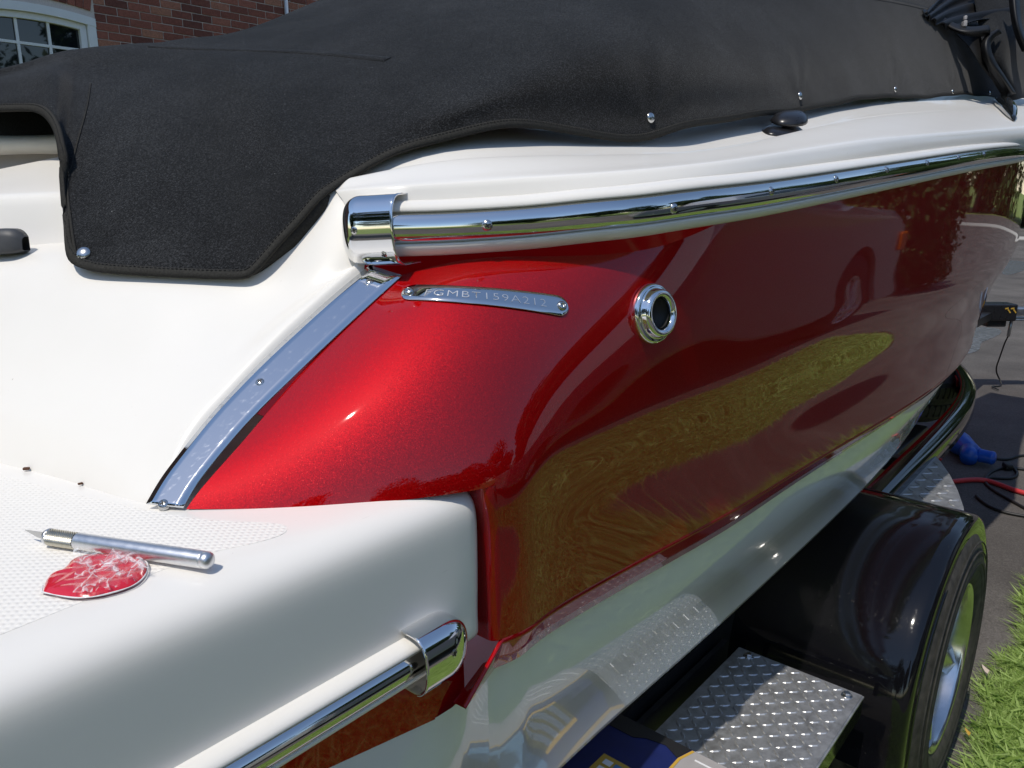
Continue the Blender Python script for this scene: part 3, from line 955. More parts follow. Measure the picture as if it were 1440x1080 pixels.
id_plate = grid_obj('identification_plate', np.array([[list(p) for p in r] for r in gr]), M_['polished_steel'], boat, solid=0.0012)
for p in id_plate.data.polygons: pass
# stamped characters
def text_verts(body, size):
    cu = bpy.data.curves.new('stamp', 'FONT')
    cu.body = body; cu.size = size; cu.extrude = 0.0; cu.offset = -0.00022; cu.resolution_u = 3; cu.space_character = 1.15
    o = bpy.data.objects.new('stamp', cu); C.objects.link(o)
    dg = bpy.context.evaluated_depsgraph_get()
    me = bpy.data.meshes.new_from_object(o.evaluated_get(dg))
    bpy.data.objects.remove(o); bpy.data.curves.remove(cu)
    return me
me = text_verts('FGMBT159A212', 0.0125)
xs = [v.co.x for v in me.vertices]; wd = max(xs) - min(xs)
u0 = PL * (600 - 566) / (798 - 566); u1 = PL * (764 - 566) / (798 - 566)
for v in me.vertices:
    u = u0 + (v.co.x - min(xs)) / wd * (u1 - u0)
    v.co = plate_pt(u, v.co.y - 0.0045, 0.0014)
lm, nt, bb = nodes('stamped_steel'); setp(bb, Base_Color=(0.80, 0.80, 0.79), Metallic=0.9, Roughness=0.38)
link('lettering', me, M_['stamped_steel'], id_plate, False)
def rivet(loc, n, parent, r):
    bm = bmesh.new()
    add_lathe(bm, [(r, 0), (r, r * 0.12), (r * 0.85, r * 0.38), (r * 0.52, r * 0.55), (r * 0.42, r * 0.5), (r * 0.40, r * 0.1), (0, r * 0.1)], 24, cap=False)
    for f_ in bm.faces: f_.smooth = True
    o = bm_obj('rivet', bm, M_['screw_steel'], None, True)
    o.location = loc; o.rotation_euler = frame_of(n).to_euler()
    o.parent = parent; o.matrix_parent_inverse = parent_world(parent).inverted()
for u in (0.0075, PL - 0.0075):
    p = plate_pt(u, 0, 0.0013); n = (plate_pt(u, 0, 0.01) - plate_pt(u, 0, 0.0))
    rivet(p, n, id_plate, 0.0052)

# drain fitting: flanged, polished, with a dark bore
l, n = hit(hull_bvh, 917, 441)
bm = bmesh.new()
Ro = 0.0335
add_lathe(bm, [(Ro, -0.001), (Ro, 0.003), (Ro * 0.96, 0.0055), (Ro * 0.90, 0.0065), (Ro * 0.84, 0.0062), (Ro * 0.82, 0.0075), (Ro * 0.80, 0.012), (Ro * 0.74, 0.0155), (Ro * 0.66, 0.0165), (Ro * 0.58, 0.0155), (Ro * 0.53, 0.012), (Ro * 0.50, 0.006), (Ro * 0.50, -0.02)], 48, cap=False)
fit_o = bm_obj('drain_fitting', bm, M_['chrome'], None, True)
fit_o.location = l; fit_o.rotation_euler = frame_of(n).to_euler()
fit_o.parent = boat; fit_o.matrix_parent_inverse = parent_world(boat).inverted()
bm = bmesh.new(); add_lathe(bm, [(Ro * 0.495, 0.010), (Ro * 0.495, 0.0012), (0, 0.0012)], 32, cap=False)
bo = bm_obj('bore', bm, M_['dark_recess'], None, True)
bo.location = l; bo.rotation_euler = frame_of(n).to_euler(); bo.parent = fit_o; bo.matrix_parent_inverse = parent_world(fit_o).inverted()

# pop-up cleat on the gunwale, black
l, n = hit(deck_bvh, 1104, 186)
fw = Vector((1, 0, 0)); fw = (fw - n * fw.dot(n)).normalized(); sd = n.cross(fw)
CM = Matrix((fw, sd, n)).transposed().to_4x4(); CM.translation = l
bm = bmesh.new()
def blob(bm, M, L, Wd, H, n=20, m=7, aft=1.0, z0=0.0, e=1.0):
    rings = []
    for i in range(m):
        a = i / (m - 1) * math.pi / 2
        k, h = math.cos(a) ** e, math.sin(a)
        ring = []
        for j in range(n):
            b = 2 * math.pi * j / n
            x = math.cos(b); y = math.sin(b)
            sx = L * (aft if x < 0 else 1.0)
            ring.append(bm.verts.new(M @ Vector((x * sx * k, math.copysign(abs(y) ** 1.35, y) * Wd * k * (1 - 0.25 * x), z0 + H * h))))
        rings.append(ring)
    for a, b in zip(rings, rings[1:]):
        for j in range(n):
            bm.faces.new((a[j], a[(j + 1) % n], b[(j + 1) % n], b[j]))
    bm.faces.new(rings[0])
blob(bm, CM, 0.056, 0.032, 0.011, e=0.6, aft=1.2)
cleat = bm_obj('cleat', bm, M_['black_plastic'], boat, True)
bm = bmesh.new()
add_tube(bm, [CM @ Vector((0.012, 0, 0.004)), CM @ Vector((0.012, 0, 0.024))], 0.012, 12)
bm_obj('post', bm, M_['black_plastic'], cleat, True)
bm = bmesh.new()
TM = CM @ Matrix.Translation((0.014, 0.0, 0.0)) @ Matrix.Rotation(R(-6), 4, 'Y')
blob(bm, TM, 0.048, 0.030, 0.016, z0=0.019, e=0.7, aft=1.0)
bm_obj('horn', bm, M_['black_plastic'], cleat, True)

# things in the walk-through at the far left: moulded step, grab handle, seat back, cushion
def quad_pts(pxs):
    return [at(a, b, t=c) for a, b, c in pxs]
bm = bmesh.new()
top = quad_pts([(-120, 279, 0.90), (72, 272, 0.875), (88, 222, 0.985), (70, 222, 0.99), (-120, 318, 1.05)])
fr = quad_pts([(-120, 279, 0.90), (80, 272, 0.875), (86, 350, 0.872), (90, 366, 0.868), (-120, 368, 0.89)])
g = []
for k, w in enumerate(np.linspace(0, 1, 24)):
    a = at(-120 + 216 * w, 218 + 34 * (1 - w) * 1.3, t=1.02)
    e0 = at(-120 + 222 * w, 279 - 7 * w, t=0.905 - 0.018 * w)
    e1 = at(-120 + 222 * w, 366, t=0.90 - 0.02 * w)
    e2 = at(-120 + 222 * w, 392, t=0.862 - 0.02 * w)
    a_ = Vector(a); n_in = (a_ - e0).normalized(); dn = (e1 - e0).normalized(); dd = (e2 - e1).normalized()
    g.append([a_, e0 + n_in * 0.05, e0 + n_in * 0.012, e0 + n_in * 0.004 + dn * 0.0012, e0 + n_in * 0.001 + dn * 0.005, e0 + dn * 0.013, e0.lerp(e1, 0.5), e1 - dn * 0.018, e1 - dn * 0.004 + dd * 0.006, e1 + dd * 0.020, e2])
grid_obj('walkthrough_step', np.array([[list(p) for p in r] for r in g]), M_['white_gelcoat'], boat, flip=True)
bm = bmesh.new()
hp = [at(-60, 344, t=0.862), at(0, 343, t=0.860), at(28, 342, t=0.858), at(40, 345, t=0.856)]
hq = curve_pts(hp, 16)
for k, p in enumerate(hq): pass
gg = []
for k, p in enumerate(hq):
    s = 1 - max(0, (k - 9) / 6) ** 3 * 0.55
    gg.append([Vector(p) + Vector((-0.65, -0.3, 0)).normalized() * (o * s) + Vector((0, 0, u * s + (0.004 if u > 0 else 0))) for o, u in ((-0.004, 0.012), (0.006, 0.0125), (0.013, 0.010), (0.0165, 0.004), (0.018, -0.005), (0.0185, -0.0095), (0.012, -0.0115), (-0.004, -0.0115))])
grid_obj('grab_handle', np.array([[list(p) for p in r] for r in gg]), M_['grey_plastic'], boat, closed=True)
# dark sheet in place of the cockpit's shade behind the opening under the canvas
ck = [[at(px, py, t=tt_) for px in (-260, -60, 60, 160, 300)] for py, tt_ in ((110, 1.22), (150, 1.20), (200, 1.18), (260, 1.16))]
grid_obj('cockpit_shade_sheet', net(ck, 12, 20), M_['canvas_binding'], boat, solid=0.01)
# seat: taupe side and cream cushion
bm = bmesh.new()
sp_ = quad_pts([(-140, 206, 1.10), (92, 206, 1.06), (92, 300, 1.06), (-140, 330, 1.10)])
vsx = [bm.verts.new(p) for p in sp_]; back = [bm.verts.new(p + Vector((0.10, 0.12, 0))) for p in sp_]
bm.faces.new(vsx)
for k in range(4): bm.faces.new((vsx[k], vsx[(k + 1) % 4], back[(k + 1) % 4], back[k]))
seat = bm_obj('seat_base', bm, M_['vinyl_taupe'], boat)
cu_ = []
for k, w in enumerate(np.linspace(0, 1, 16)):
    c0 = at(-140 + 232 * w, 203 + 0.5 * math.sin(w * 5), t=1.06 - 0.03 * w)
    cu_.append([c0 + Vector((math.cos(a) * -0.020 + 0.02, 0, math.sin(a) * 0.0135 * (1 + 0.1 * math.sin(w * 7)))) for a in np.linspace(0, 2 * math.pi, 15)[:-1]])
grid_obj('seat_cushion', np.array([[list(p) for p in r] for r in cu_]), M_['vinyl_cream'], boat, closed=True)

# ------------------------------------------------------------------ canvas cover
cover = empty('boat_cover', (1.6, 1.3, 0.1), 'black canvas cover stretched over the cockpit and snapped to the white gunwale', 'boat cover')
hem = [(-90, 160, 1.00), (0, 156, 0.985), (45, 156, 0.965), (66, 166, 0.935), (80, 192, 0.902), (87, 240, 0.872), (91, 300, 0.848), (94, 345, 0.828), (101, 366, 0.814), (122, 377, 0.807), (180, 383, 0.799), (260, 387, 0.793), (330, 389, 0.791), (352, 385, 0.790), (385, 352, 0.793), (420, 315, 0.799), (446, 285, 0.804), (480, 258, 0.822),
       (550, 217, 0.850), (620, 198, 0.875), (700, 187, 0.915), (760, 184.5, 0.957), (830, 187, 1.01), (905, 191, 1.085), (955, 186, 1.15), (1015, 174, 1.26), (1090, 161, 1.42), (1150, 148, 1.60), (1210, 141, 1.86), (1260, 138, 2.15), (1310, 135, 2.46), (1345, 134, 2.7), (1380, 135, 2.95), (1412, 138, 3.2)]
ridge = [(-90, 122, 1.15), (0, 104, 1.16), (40, 94, 1.165), (64, 86, 1.17), (84, 80, 1.18), (100, 75, 1.19), (113, 72, 1.195), (122, 70, 1.20), (131, 68.5, 1.205), (145, 67, 1.21), (170, 65, 1.225), (195, 63, 1.24), (215, 62.5, 1.26), (222, 62, 1.27), (232, 61, 1.29), (242, 60.5, 1.31), (262, 59, 1.34), (300, 57, 1.40),
         (360, 40, 1.50), (420, 16, 1.62), (500, -16, 1.75), (580, -45, 1.88), (680, -75, 2.02), (790, -98, 2.2), (880, -110, 2.35), (970, -118, 2.5), (1060, -118, 2.75), (1130, -112, 2.95), (1200, -100, 3.15), (1250, -85, 3.3), (1300, -65, 3.5), (1340, -40, 3.65), (1370, -15, 3.7), (1400, 8, 3.75)]
HB = [at(*p[:2], t=p[2]) for p in hem]
HB = [b_ + Vector((0, -0.004, 0.006)) * (math.sin(hem[k][0] * 0.075) if 620 < hem[k][0] < 1400 else 0) for k, b_ in enumerate(HB)]; RB = [at(*p[:2], t=p[2]) for p in ridge]
# rows: hem, just above it, one third (with the slack fold near the middle), two thirds, ridge, over the ridge
SK = fit([480, 550, 620, 700, 760, 830, 905, 955, 1015, 1090, 1150, 1210, 1310, 1412], [236, 176, 140, 108, 86, 71, 67, 70, 80, 98, 106, 110, 112, 122])
rows_c = [[], [], [], [], [], [], []]
for k, (a, b) in enumerate(zip(HB, RB)):
    px, py, th = hem[k]
    L = (b - a).length
    up = Vector((-0.25, -0.45, 0.86))
    m1 = a.lerp(b, 0.22) + up * (0.045 * L)
    if px >= 480:
        # a slack skirt hangs from a soft crease down to the snaps
        w = min(1, (px - 480) / 120) * (1 - 0.6 * min(1, max(0, (px - 1015) / 250)))
        sk = at(px + 4, SK(px), t=th + 0.030)
        m1 = m1.lerp(sk, w)
    rows_c[0].append(a)
    rows_c[1].append(a.lerp(m1, 0.22) + up * 0.003)
    rows_c[2].append(m1)
    rows_c[3].append(m1.lerp(b, 0.34) + up * (0.035 * L))
    rows_c[4].append(m1.lerp(b, 0.69) + up * (0.035 * L))
    rows_c[5].append(b)
    rows_c[6].append(b + Vector((0.12, 0.32, -0.06)))
tr2 = [0, 0.06, 0.25, 0.5, 0.76, 1.0, 1.25]
QC = net(rows_c, 100, 300, pw=0.6, tr=tr2)
# soft wrinkles in the cloth, stronger near the snaps
NRr, NCc = QC.shape[:2]
for i in range(NRr):
    v = i / (NRr - 1) * 1.25
    for j in range(NCc):
        p = QC[i, j]
        QC[i, j] = p + np.array([-0.2, -0.5, 0.84]) * (0.0014 * math.sin(p[0] * 17 + p[2] * 25) * math.exp(-v * 3) + 0.002 * math.sin(p[0] * 3 + p[1] * 6 + p[2] * 5) * min(1, v * 3))
# tension creases that fan out from each snap
SN = [Vector(at(px, py, t=float(np.interp(px, [h_[0] for h_ in hem], [h_[2] for h_ in hem])))) for px, py in ((118, 366), (914, 176), (1124, 148), (1258, 137), (1339, 134), (1391, 136))]
for i in range(NRr):
    for j in range(NCc):
        q = QC[i, j]
        for s_ in SN:
            d = Vector(q) - s_
            L = d.length
            if L < 0.30 and i > 1:
                a = math.atan2(d.dot(Vector((-0.3, -0.3, 0.9))), d.dot(RIGHT))
                amp = 0.0045 * (L / 0.05) * math.exp(1 - L / 0.05) if L < 0.25 else 0
                QC[i, j] = QC[i, j] + np.array([-0.25, -0.55, 0.8]) * amp * math.sin(7 * a + s_.x * 5) * 0.30
cov = grid_obj('canvas_panel', QC, M_['canvas'], cover, flip=True, solid=0.0022)
cov_bvh = bvh_of(cov)
# bound hem: a folded tape along the edge
hemP = QC[0]
def tape(name, pts, nb, w, th, mat, parent, inward):
    g = []
    for k, p in enumerate(pts):
        d = Vector(pts[min(k + 1, len(pts) - 1)] - pts[max(k - 1, 0)]).normalized()
        i_ = Vector(inward[k]).normalized()
        i_ = (i_ - d * i_.dot(d)).normalized()
        n = i_.cross(d)
        if n.dot(Vector(p)) > 0: n = -n
        p = Vector(p)
        g.append([p - i_ * 0.0015 + n * th * 0.3, p - i_ * 0.002 + n * th, p + i_ * w * 0.5 + n * (th * 1.25), p + i_ * w + n * th, p + i_ * (w + 0.0006) - n * 0.002, p - n * 0.0035])
    return grid_obj(name, np.array([[list(q) for q in r] for r in g]), mat, parent, closed=True)
inw = QC[4] - QC[0]
tape('hem_binding', hemP, None, 0.009, 0.0015, M_['canvas_binding'], cover, inw)
# the facing folded in behind the free edge of the tab, dark against the white
fa, fb = [], []
for k in range(len(hemP)):
    px, py, dd = pix(hemP[k])
    if 352 <= px <= 462 and py > 262:
        fa.append(Vector(hemP[k]) * 1.003)
        u_ = min(1.0, (px - 352) / 50) * min(1.0, (462 - px) / 20 + 0.2)
        fb.append(at(px + 17 * u_, py + 10 * u_, t=dd + 0.012))
if len(fa) > 3:
    grid_obj('hem_facing', np.array([[list(a), list(a.lerp(b, 0.5)), list(b)] for a, b in zip(fa, fb)]), M_['canvas_binding'], cover, solid=0.002)
# stitches along the hem, one mesh of short dashes
bm = bmesh.new()
L_ = np.concatenate([[0], np.cumsum(np.linalg.norm(np.diff(hemP, axis=0), axis=1))])
s = 0.01
while s < L_[-1] - 0.01 and s < 1.9:
    p = Vector([np.interp(s, L_, hemP[:, k]) for k in range(3)]); p2 = Vector([np.interp(s + 0.0028, L_, hemP[:, k]) for k in range(3)])
    kk = int(np.searchsorted(L_, s)); kk = min(kk, len(hemP) - 2)
    i_ = Vector(inw[kk]).normalized(); d = (p2 - p).normalized(); i_ = (i_ - d * i_.dot(d)).normalized(); n = i_.cross(d)
    if n.dot(p) > 0: n = -n
    for off in (0.0072,):
        add_tube(bm, [p + i_ * off + n * 0.0020, (p + p2) / 2 + i_ * off + n * 0.0025, p2 + i_ * off + n * 0.0020], 0.0004, 4)
    s += 0.0046
st = bm_obj('hem_stitching', bm, M_['canvas'], cover); tag(st, kind='stuff')
# seam that runs down the tab
seam = []
for k, (px, py) in enumerate([(128, 118), (124, 145), (118, 170), (111, 195), (104, 222), (97, 250), (96, 272), (99, 300), (103, 330), (108, 362)]):
    l, n = hit(cov_bvh, px, py)
    if l is not None: seam.append(l + n * 0.0008)
if len(seam) > 3:
    bm = bmesh.new(); add_tube(bm, curve_pts(seam, 50), np.linspace(0.0006, 0.0017, 50), 6)
    bm_obj('seam', bm, M_['canvas_binding'], cover, True)
for path in ([(208, 65), (250, 67), (300, 69), (360, 71), (420, 73), (480, 77), (545, 84)], [(1225, -4), (1250, 0), (1275, 5), (1300, 11), (1320, 17)]):
    sm_ = []
    for k in range(40):
        w = k / 39 * (len(path) - 1); q = min(int(w), len(path) - 2); f_ = w - q
        l, n = hit(cov_bvh, path[q][0] * (1 - f_) + path[q + 1][0] * f_, path[q][1] * (1 - f_) + path[q + 1][1] * f_)
        if l is not None: sm_.append((l, n))
    if len(sm_) > 6:
        g = []
        for k, (l, n) in enumerate(sm_):
            d = (sm_[min(k + 1, len(sm_) - 1)][0] - sm_[max(k - 1, 0)][0]).normalized(); s_ = n.cross(d)
            g.append([list(l + s_ * o - n * 0.0006 + n * h) for o, h in ((-0.0085, 0), (-0.0075, 0.0014), (0, 0.0018), (0.0075, 0.0016), (0.0085, 0))])
        grid_obj('sewn_seam', np.array(g), M_['canvas'], cover)
# snap fasteners
bm = bmesh.new(); r = 0.0078
add_lathe(bm, [(r, 0), (r, 0.001), (r * 0.94, 0.0022), (r * 0.75, 0.0034), (r * 0.4, 0.0043), (0, 0.0046)], 24, cap=False)
snap_me = bpy.data.meshes.new('snap'); bmesh.ops.recalc_face_normals(bm, faces=bm.faces); bm.to_mesh(snap_me); bm.free()
snap_me.materials.append(M_['screw_steel'])
for p in snap_me.polygons: p.use_smooth = True
for px, py in ((118, 357), (914, 166), (1124, 135), (1258, 126), (1339, 129), (1391, 131)):
    l, n = hit(cov_bvh, px, py)
    if l is None: continue
    o = bpy.data.objects.new('snap_fastener', snap_me); C.objects.link(o)
    o.location = l + n * 0.0005; o.rotation_euler = frame_of(n).to_euler()
    o.parent = cover; o.matrix_parent_inverse = parent_world(cover).inverted()

# bundled canvas top at the windscreen, far right, a thing of its own
bun = empty('folded_canopy', (2.9, 0.75, 0.45), 'bundle of folded black canopy cloth piled at the windscreen, right end of the cover', 'folded canopy')
def cloth(name, pts_rows, mat=M_['canopy_cloth'], wr=0.0, nr=26, nc=40, sol=0.003, k1=40):
    def pl_(px, py, t):
        l, n = hit(cov_bvh, px, py)
        t = t + 0.20
        if l is not None: t = min(t, l.dot(FWD) - 0.04)
        return at(px, py, t=max(t, 2.0))
    Q = net([[pl_(*p) for p in r] for r in pts_rows], nr, nc, pw=0.7)
    if wr:
        for i in range(nr):
            for j in range(nc):
                Q[i, j] += np.array([-0.4, -0.6, 0.6]) * wr * math.sin(k1 * i / nr + 1.5 * math.sin(j / nc * 4))
    return grid_obj(name, Q, mat, bun, solid=sol, flip=True)
cloth('cloth_fold', [[(1300, 20, 2.62), (1330, -10, 2.7), (1370, -40, 2.8), (1420, -60, 2.8)],
                     [(1312, 30, 2.55), (1345, 18, 2.6), (1380, 8, 2.65), (1420, -5, 2.68)],
                     [(1335, 40, 2.50), (1358, 36, 2.52), (1385, 28, 2.58), (1425, 24, 2.62)]], wr=0.010, k1=26)
cloth('cloth_roll', [[(1296, 14, 2.60), (1325, 24, 2.52), (1352, 37, 2.48), (1390, 36, 2.46)],
                     [(1300, 22, 2.58), (1328, 34, 2.50), (1352, 44, 2.45), (1392, 42, 2.44)],
                     [(1306, 24, 2.60), (1332, 37, 2.54), (1355, 48, 2.5), (1392, 50, 2.5)]], M_['canopy_cloth'])
cloth('cloth_drape', mat=M_['canvas'], pts_rows=[[(1362, -20, 2.65), (1400, -30, 2.7), (1430, -40, 2.75), (1465, -50, 2.8)],
                      [(1378, 40, 2.58), (1404, 40, 2.56), (1428, 40, 2.60), (1460, 40, 2.75)],
                      [(1385, 80, 2.55), (1408, 85, 2.50), (1425, 88, 2.56), (1448, 90, 2.72)],
                      [(1398, 112, 2.60), (1416, 118, 2.56), (1428, 122, 2.58), (1445, 122, 2.7)],
                      [(1412, 140, 2.66), (1422, 141, 2.63), (1430, 140, 2.64), (1440, 138, 2.72)]], wr=0.004, k1=14)
cloth('cloth_edge', [[(1418, -30, 2.50), (1424, -30, 2.48), (1432, -30, 2.52)], [(1422, 20, 2.49), (1427, 20, 2.46), (1434, 20, 2.5)], [(1428, 48, 2.49), (1434, 48, 2.46), (1440, 48, 2.52)], [(1438, 72, 2.5), (1446, 72, 2.48), (1455, 72, 2.55)]], M_['canopy_cloth'])
cloth('cloth_loop', [[(1399, 44, 2.50), (1404, 42, 2.47), (1408, 46, 2.5)], [(1381, 60, 2.46), (1387, 60, 2.44), (1392, 62, 2.47)], [(1383, 80, 2.46), (1390, 80, 2.44), (1396, 80, 2.47)], [(1398, 105, 2.50), (1404, 104, 2.48), (1410, 104, 2.5)], [(1418, 134, 2.58), (1424, 132, 2.55), (1428, 132, 2.58)]], M_['canopy_cloth'])
cloth('cloth_hollow_shade', [[(1335, 34, 2.6), (1360, 34, 2.62), (1392, 36, 2.66)], [(1346, 50, 2.58), (1370, 52, 2.60), (1396, 58, 2.62)], [(1362, 66, 2.58), (1380, 72, 2.58), (1396, 80, 2.6)], [(1376, 88, 2.58), (1386, 92, 2.58), (1398, 98, 2.6)], [(1396, 112, 2.6), (1402, 114, 2.6), (1408, 116, 2.62)]])  # black sheet that stands for the shade inside the bundle
l_, n_ = hit(bvh_of(*[o_ for o_ in bun.children]), 1356, 34)
bk = (l_ if l_ is not None else at(1356, 34, t=2.3)) * 0.985
bm = bmesh.new(); add_box(bm, bk, (0.028, 0.012, 0.020), Matrix.Rotation(0.5, 3, 'Z'), 0.003); add_box(bm, bk + Vector((0.002, 0.0, 0.020)), (0.016, 0.010, 0.014), Matrix.Rotation(0.5, 3, 'Z'), 0.003)
bm_obj('buckle', bm, M_['carton_grey'], bun)
def on_deck(px, py, h):
    l, n = hit(deck_bvh, px, py)
    return l + n * h if l is not None else at(px, py, t=2.7)
wp = curve_pts([on_deck(1403, 142, 0.006), on_deck(1410, 152, 0.014), on_deck(1418, 162, 0.014), on_deck(1425, 171, 0.004)], 16)
bm = bmesh.new(); add_tube(bm, wp, np.array([0.012, 0.014, 0.016, 0.017, 0.018, 0.018, 0.018, 0.018, 0.017, 0.017, 0.016, 0.015, 0.013, 0.010, 0.006, 0.002]) * 1.25, 14)
wf_ = bm_obj('windscreen_foot', bm, M_['glass_dark'], boat, True)
bm = bmesh.new(); add_tube(bm, [Vector(q) + Vector((-0.016, -0.008, -0.014)) for q in wp], [0.005] * 13 + [0.003, 0.002, 0.001], 8); bm_obj('trim', bm, M_['chrome'], wf_, True)

# ------------------------------------------------------------------ craft knife and gel disc on the platform
PZ = -0.2545
kn = empty('craft_knife', at(180, 775, z=PZ), 'slim aluminium craft knife with a knurled grip lying on the white platform', 'knife')
k1 = at(298, 789, z=PZ + 0.0065); k0 = at(64, 754, z=PZ + 0.0062)
kd = (k1 - k0).normalized()
kz = Vector((0, 0, 1)); kz = (kz - kd * kz.dot(kd)).normalized()
KM = Matrix((kz.cross(kd), kz, kd)).transposed().to_4x4(); KM.translation = k0
KL = (k1 - k0).length
r = 0.0062
bm = bmesh.new()
add_lathe(bm, [(r * 0.985, KL * 0.205), (r, KL * 0.21), (r, KL * 0.945), (r * 0.99, KL * 0.95), (r * 0.955, KL * 0.952), (r * 0.955, KL * 0.956), (r * 0.99, KL * 0.958), (r * 0.97, KL * 0.975), (r * 0.86, KL * 0.99), (r * 0.55, KL * 0.999), (0, KL * 1.0)], 36, KM)
bm_obj('handle', bm, M_['brushed_aluminium'], kn, True)
bm = bmesh.new()
# knurled collar: a lattice of small pyramids
nring, nseg = 26, 40
rows = []
for i in range(nring):
    h = KL * (0.03 + 0.172 * i / (nring - 1))
    rr = r * 1.02
    rows.append([KM @ Vector(((rr - (0.00045 if (i + k) % 2 else 0)) * math.cos(2 * math.pi * k / nseg), (rr - (0.00045 if (i + k) % 2 else 0)) * math.sin(2 * math.pi * k / nseg), h)) for k in range(nseg)])
grid_obj('grip', np.array([[list(p) for p in q] for q in rows]), M_['knurled_steel'], kn, closed=True, flip=True)
for p in bpy.data.objects['grip'].data.polygons: p.use_smooth = False
bm = bmesh.new()
add_lathe(bm, [(r * 0.30, -KL * 0.004), (r * 0.62, KL * 0.0), (r * 0.90, KL * 0.010), (r * 1.02, KL * 0.024), (r * 1.02, KL * 0.032), (r * 0.9, KL * 0.034)], 36, KM)
bm_obj('nose', bm, M_['brushed_aluminium'], kn, True)
bm = bmesh.new()
tip = at(35, 745, z=PZ + 0.0085)
b0 = KM @ Vector((0, 0, 0.002)); 
e1 = b0 + Vector((0, 0, 0.0028)); e2 = b0 - Vector((0, 0, 0.0028))
thk = kd.cross(Vector((0, 0, 1))).normalized() * 0.00035
mid = tip.lerp(e2, 0.55) - Vector((0, 0, 0.0016))
pr = [e1, tip, mid, e2]
va = [bm.verts.new(p + thk) for p in pr]; vb = [bm.verts.new(p - thk) for p in pr]
bm.faces.new(va); bm.faces.new(list(reversed(vb)))
for k in range(4): bm.faces.new((va[k], va[(k + 1) % 4], vb[(k + 1) % 4], vb[k]))
bm_obj('blade', bm, M_['screw_steel'], kn)

gd = empty('gelcoat_sample', at(135, 812, z=PZ), 'scrap of red gelcoat paste wrapped in crinkled cling film beside the knife', 'gelcoat sample')
out_px = [(61, 832), (64, 818), (72, 808), (84, 803), (96, 793), (108, 784), (122, 781), (142, 780), (165, 780), (188, 783), (203, 790), (206, 800), (200, 812), (186, 823), (164, 831), (140, 837), (115, 840), (90, 838), (74, 835)]
oc = np.array([list(at(a, b, z=PZ + 0.001)) for a, b in out_px])
oc = np.concatenate([oc, oc[:1]])
ocd = curve_pts(oc, 73, 0.7)[:-1]
cen = ocd.mean(0)
def gel(shr, h, zb, seed, wr):
    rg = []
    rnd = random.Random(seed)
    for i, w in enumerate(np.linspace(0, 1, 18)):
        ring = []
        for k, p in enumerate(ocd):
            q = cen + (p - cen) * (1 - w) * shr
            prof = (1 - (1 - min(1, w / 0.30)) ** 2) ** 0.6
            zz = zb + h * prof * (1 - 0.25 * w) + wr * math.sin(q[0] * 420 + 3 * math.sin(q[1] * 300)) * prof
            ring.append((q[0], q[1], zz))
        rg.append(ring)
    return np.array(rg)
grid_obj('gel', gel(1.0, 0.0036, PZ + 0.0006, 3, 0.0004), M_['red_gel'], gd, closed=True, flip=True)
bm = bmesh.new()
# crumpled film: facets thrown over the right half, two peaks standing up
fr = random.Random(5)
fp = []
for i in range(16):
    row = []
    for j in range(22):
        a = at(104 + (209 - 104) * j / 21, 777 + (838 - 777) * i / 15, z=PZ + 0.0042)
        a = a + Vector((fr.uniform(-.0014, .0014), fr.uniform(-.0014, .0014), 0.0012 + fr.uniform(-.0014, .0020)))
        c_ = (Vector(cen) - a); 
        row.append(a)
    fp.append(row)
def inside(x, y):
    c = False; n = len(ocd)
    for k in range(n):
        x1_, y1_ = ocd[k][0], ocd[k][1]; x2_, y2_ = ocd[k - 1][0], ocd[k - 1][1]
        if (y1_ > y) != (y2_ > y) and x < (x2_ - x1_) * (y - y1_) / (y2_ - y1_) + x1_: c = not c
    return c
FV = {}
for i in range(16):
    for j in range(22): FV[i, j] = bm.verts.new(fp[i][j])
for i in range(15):
    for j in range(21):
        q = (fp[i][j] + fp[i + 1][j + 1]) / 2
        if inside(q.x, q.y): bm.faces.new((FV[i, j], FV[i, j + 1], FV[i + 1, j + 1], FV[i + 1, j]))
for px, py, h in ((160, 782, 0.006), (196, 788, 0.004), (155, 792, 0.003)):
    pk = bm.verts.new(at(px, py, z=PZ + 0.006) + Vector((0, 0, h)))
    ring = [bm.verts.new(at(px + 13 * math.cos(a) * (1 + 0.4 * math.sin(3 * a)), py + 5 + 8 * math.sin(a), z=PZ + 0.007)) for a in np.linspace(0, 2 * math.pi, 9)[:-1]]
    for k in range(8): bm.faces.new((pk, ring[k], ring[(k + 1) % 8]))
bmesh.ops.delete(bm, geom=[v for v in bm.verts if not v.link_faces], context='VERTS')
bm_obj('cling_film', bm, M_['cling_film'], gd)
bm = bmesh.new()
ed = [Vector((q[0], q[1], PZ + 0.0012)) + (Vector((q[0], q[1], 0)) - Vector((cen[0], cen[1], 0))) * 0.03 for q in list(ocd[34:]) + list(ocd[:4])]
add_tube(bm, ed, [0.00055 * (0.5 + 0.5 * abs(math.sin(k * 0.37))) for k in range(len(ed))], 6)
bm_obj('film_edge', bm, M_['carton_white'], gd, True)
# crumbs in the joint of the platform
for px, py, s in ((37, 659, 0.0035), (113, 680, 0.0025)):
    bm = bmesh.new(); add_box(bm, at(px, py, z=PZ + s * 0.35), (s * 1.6, s, s * 0.7), Matrix.Rotation(px, 3, 'Z'), s * 0.2)
    o = bm_obj('dry_crumb', bm, M_['debris_brown'])
    tag(o, 'larger brown crumb in the joint of the white platform, left' if px < 60 else 'smaller brown crumb in the joint of the white platform, nearer the steel strip', 'crumb', 'crumbs in the platform joint')

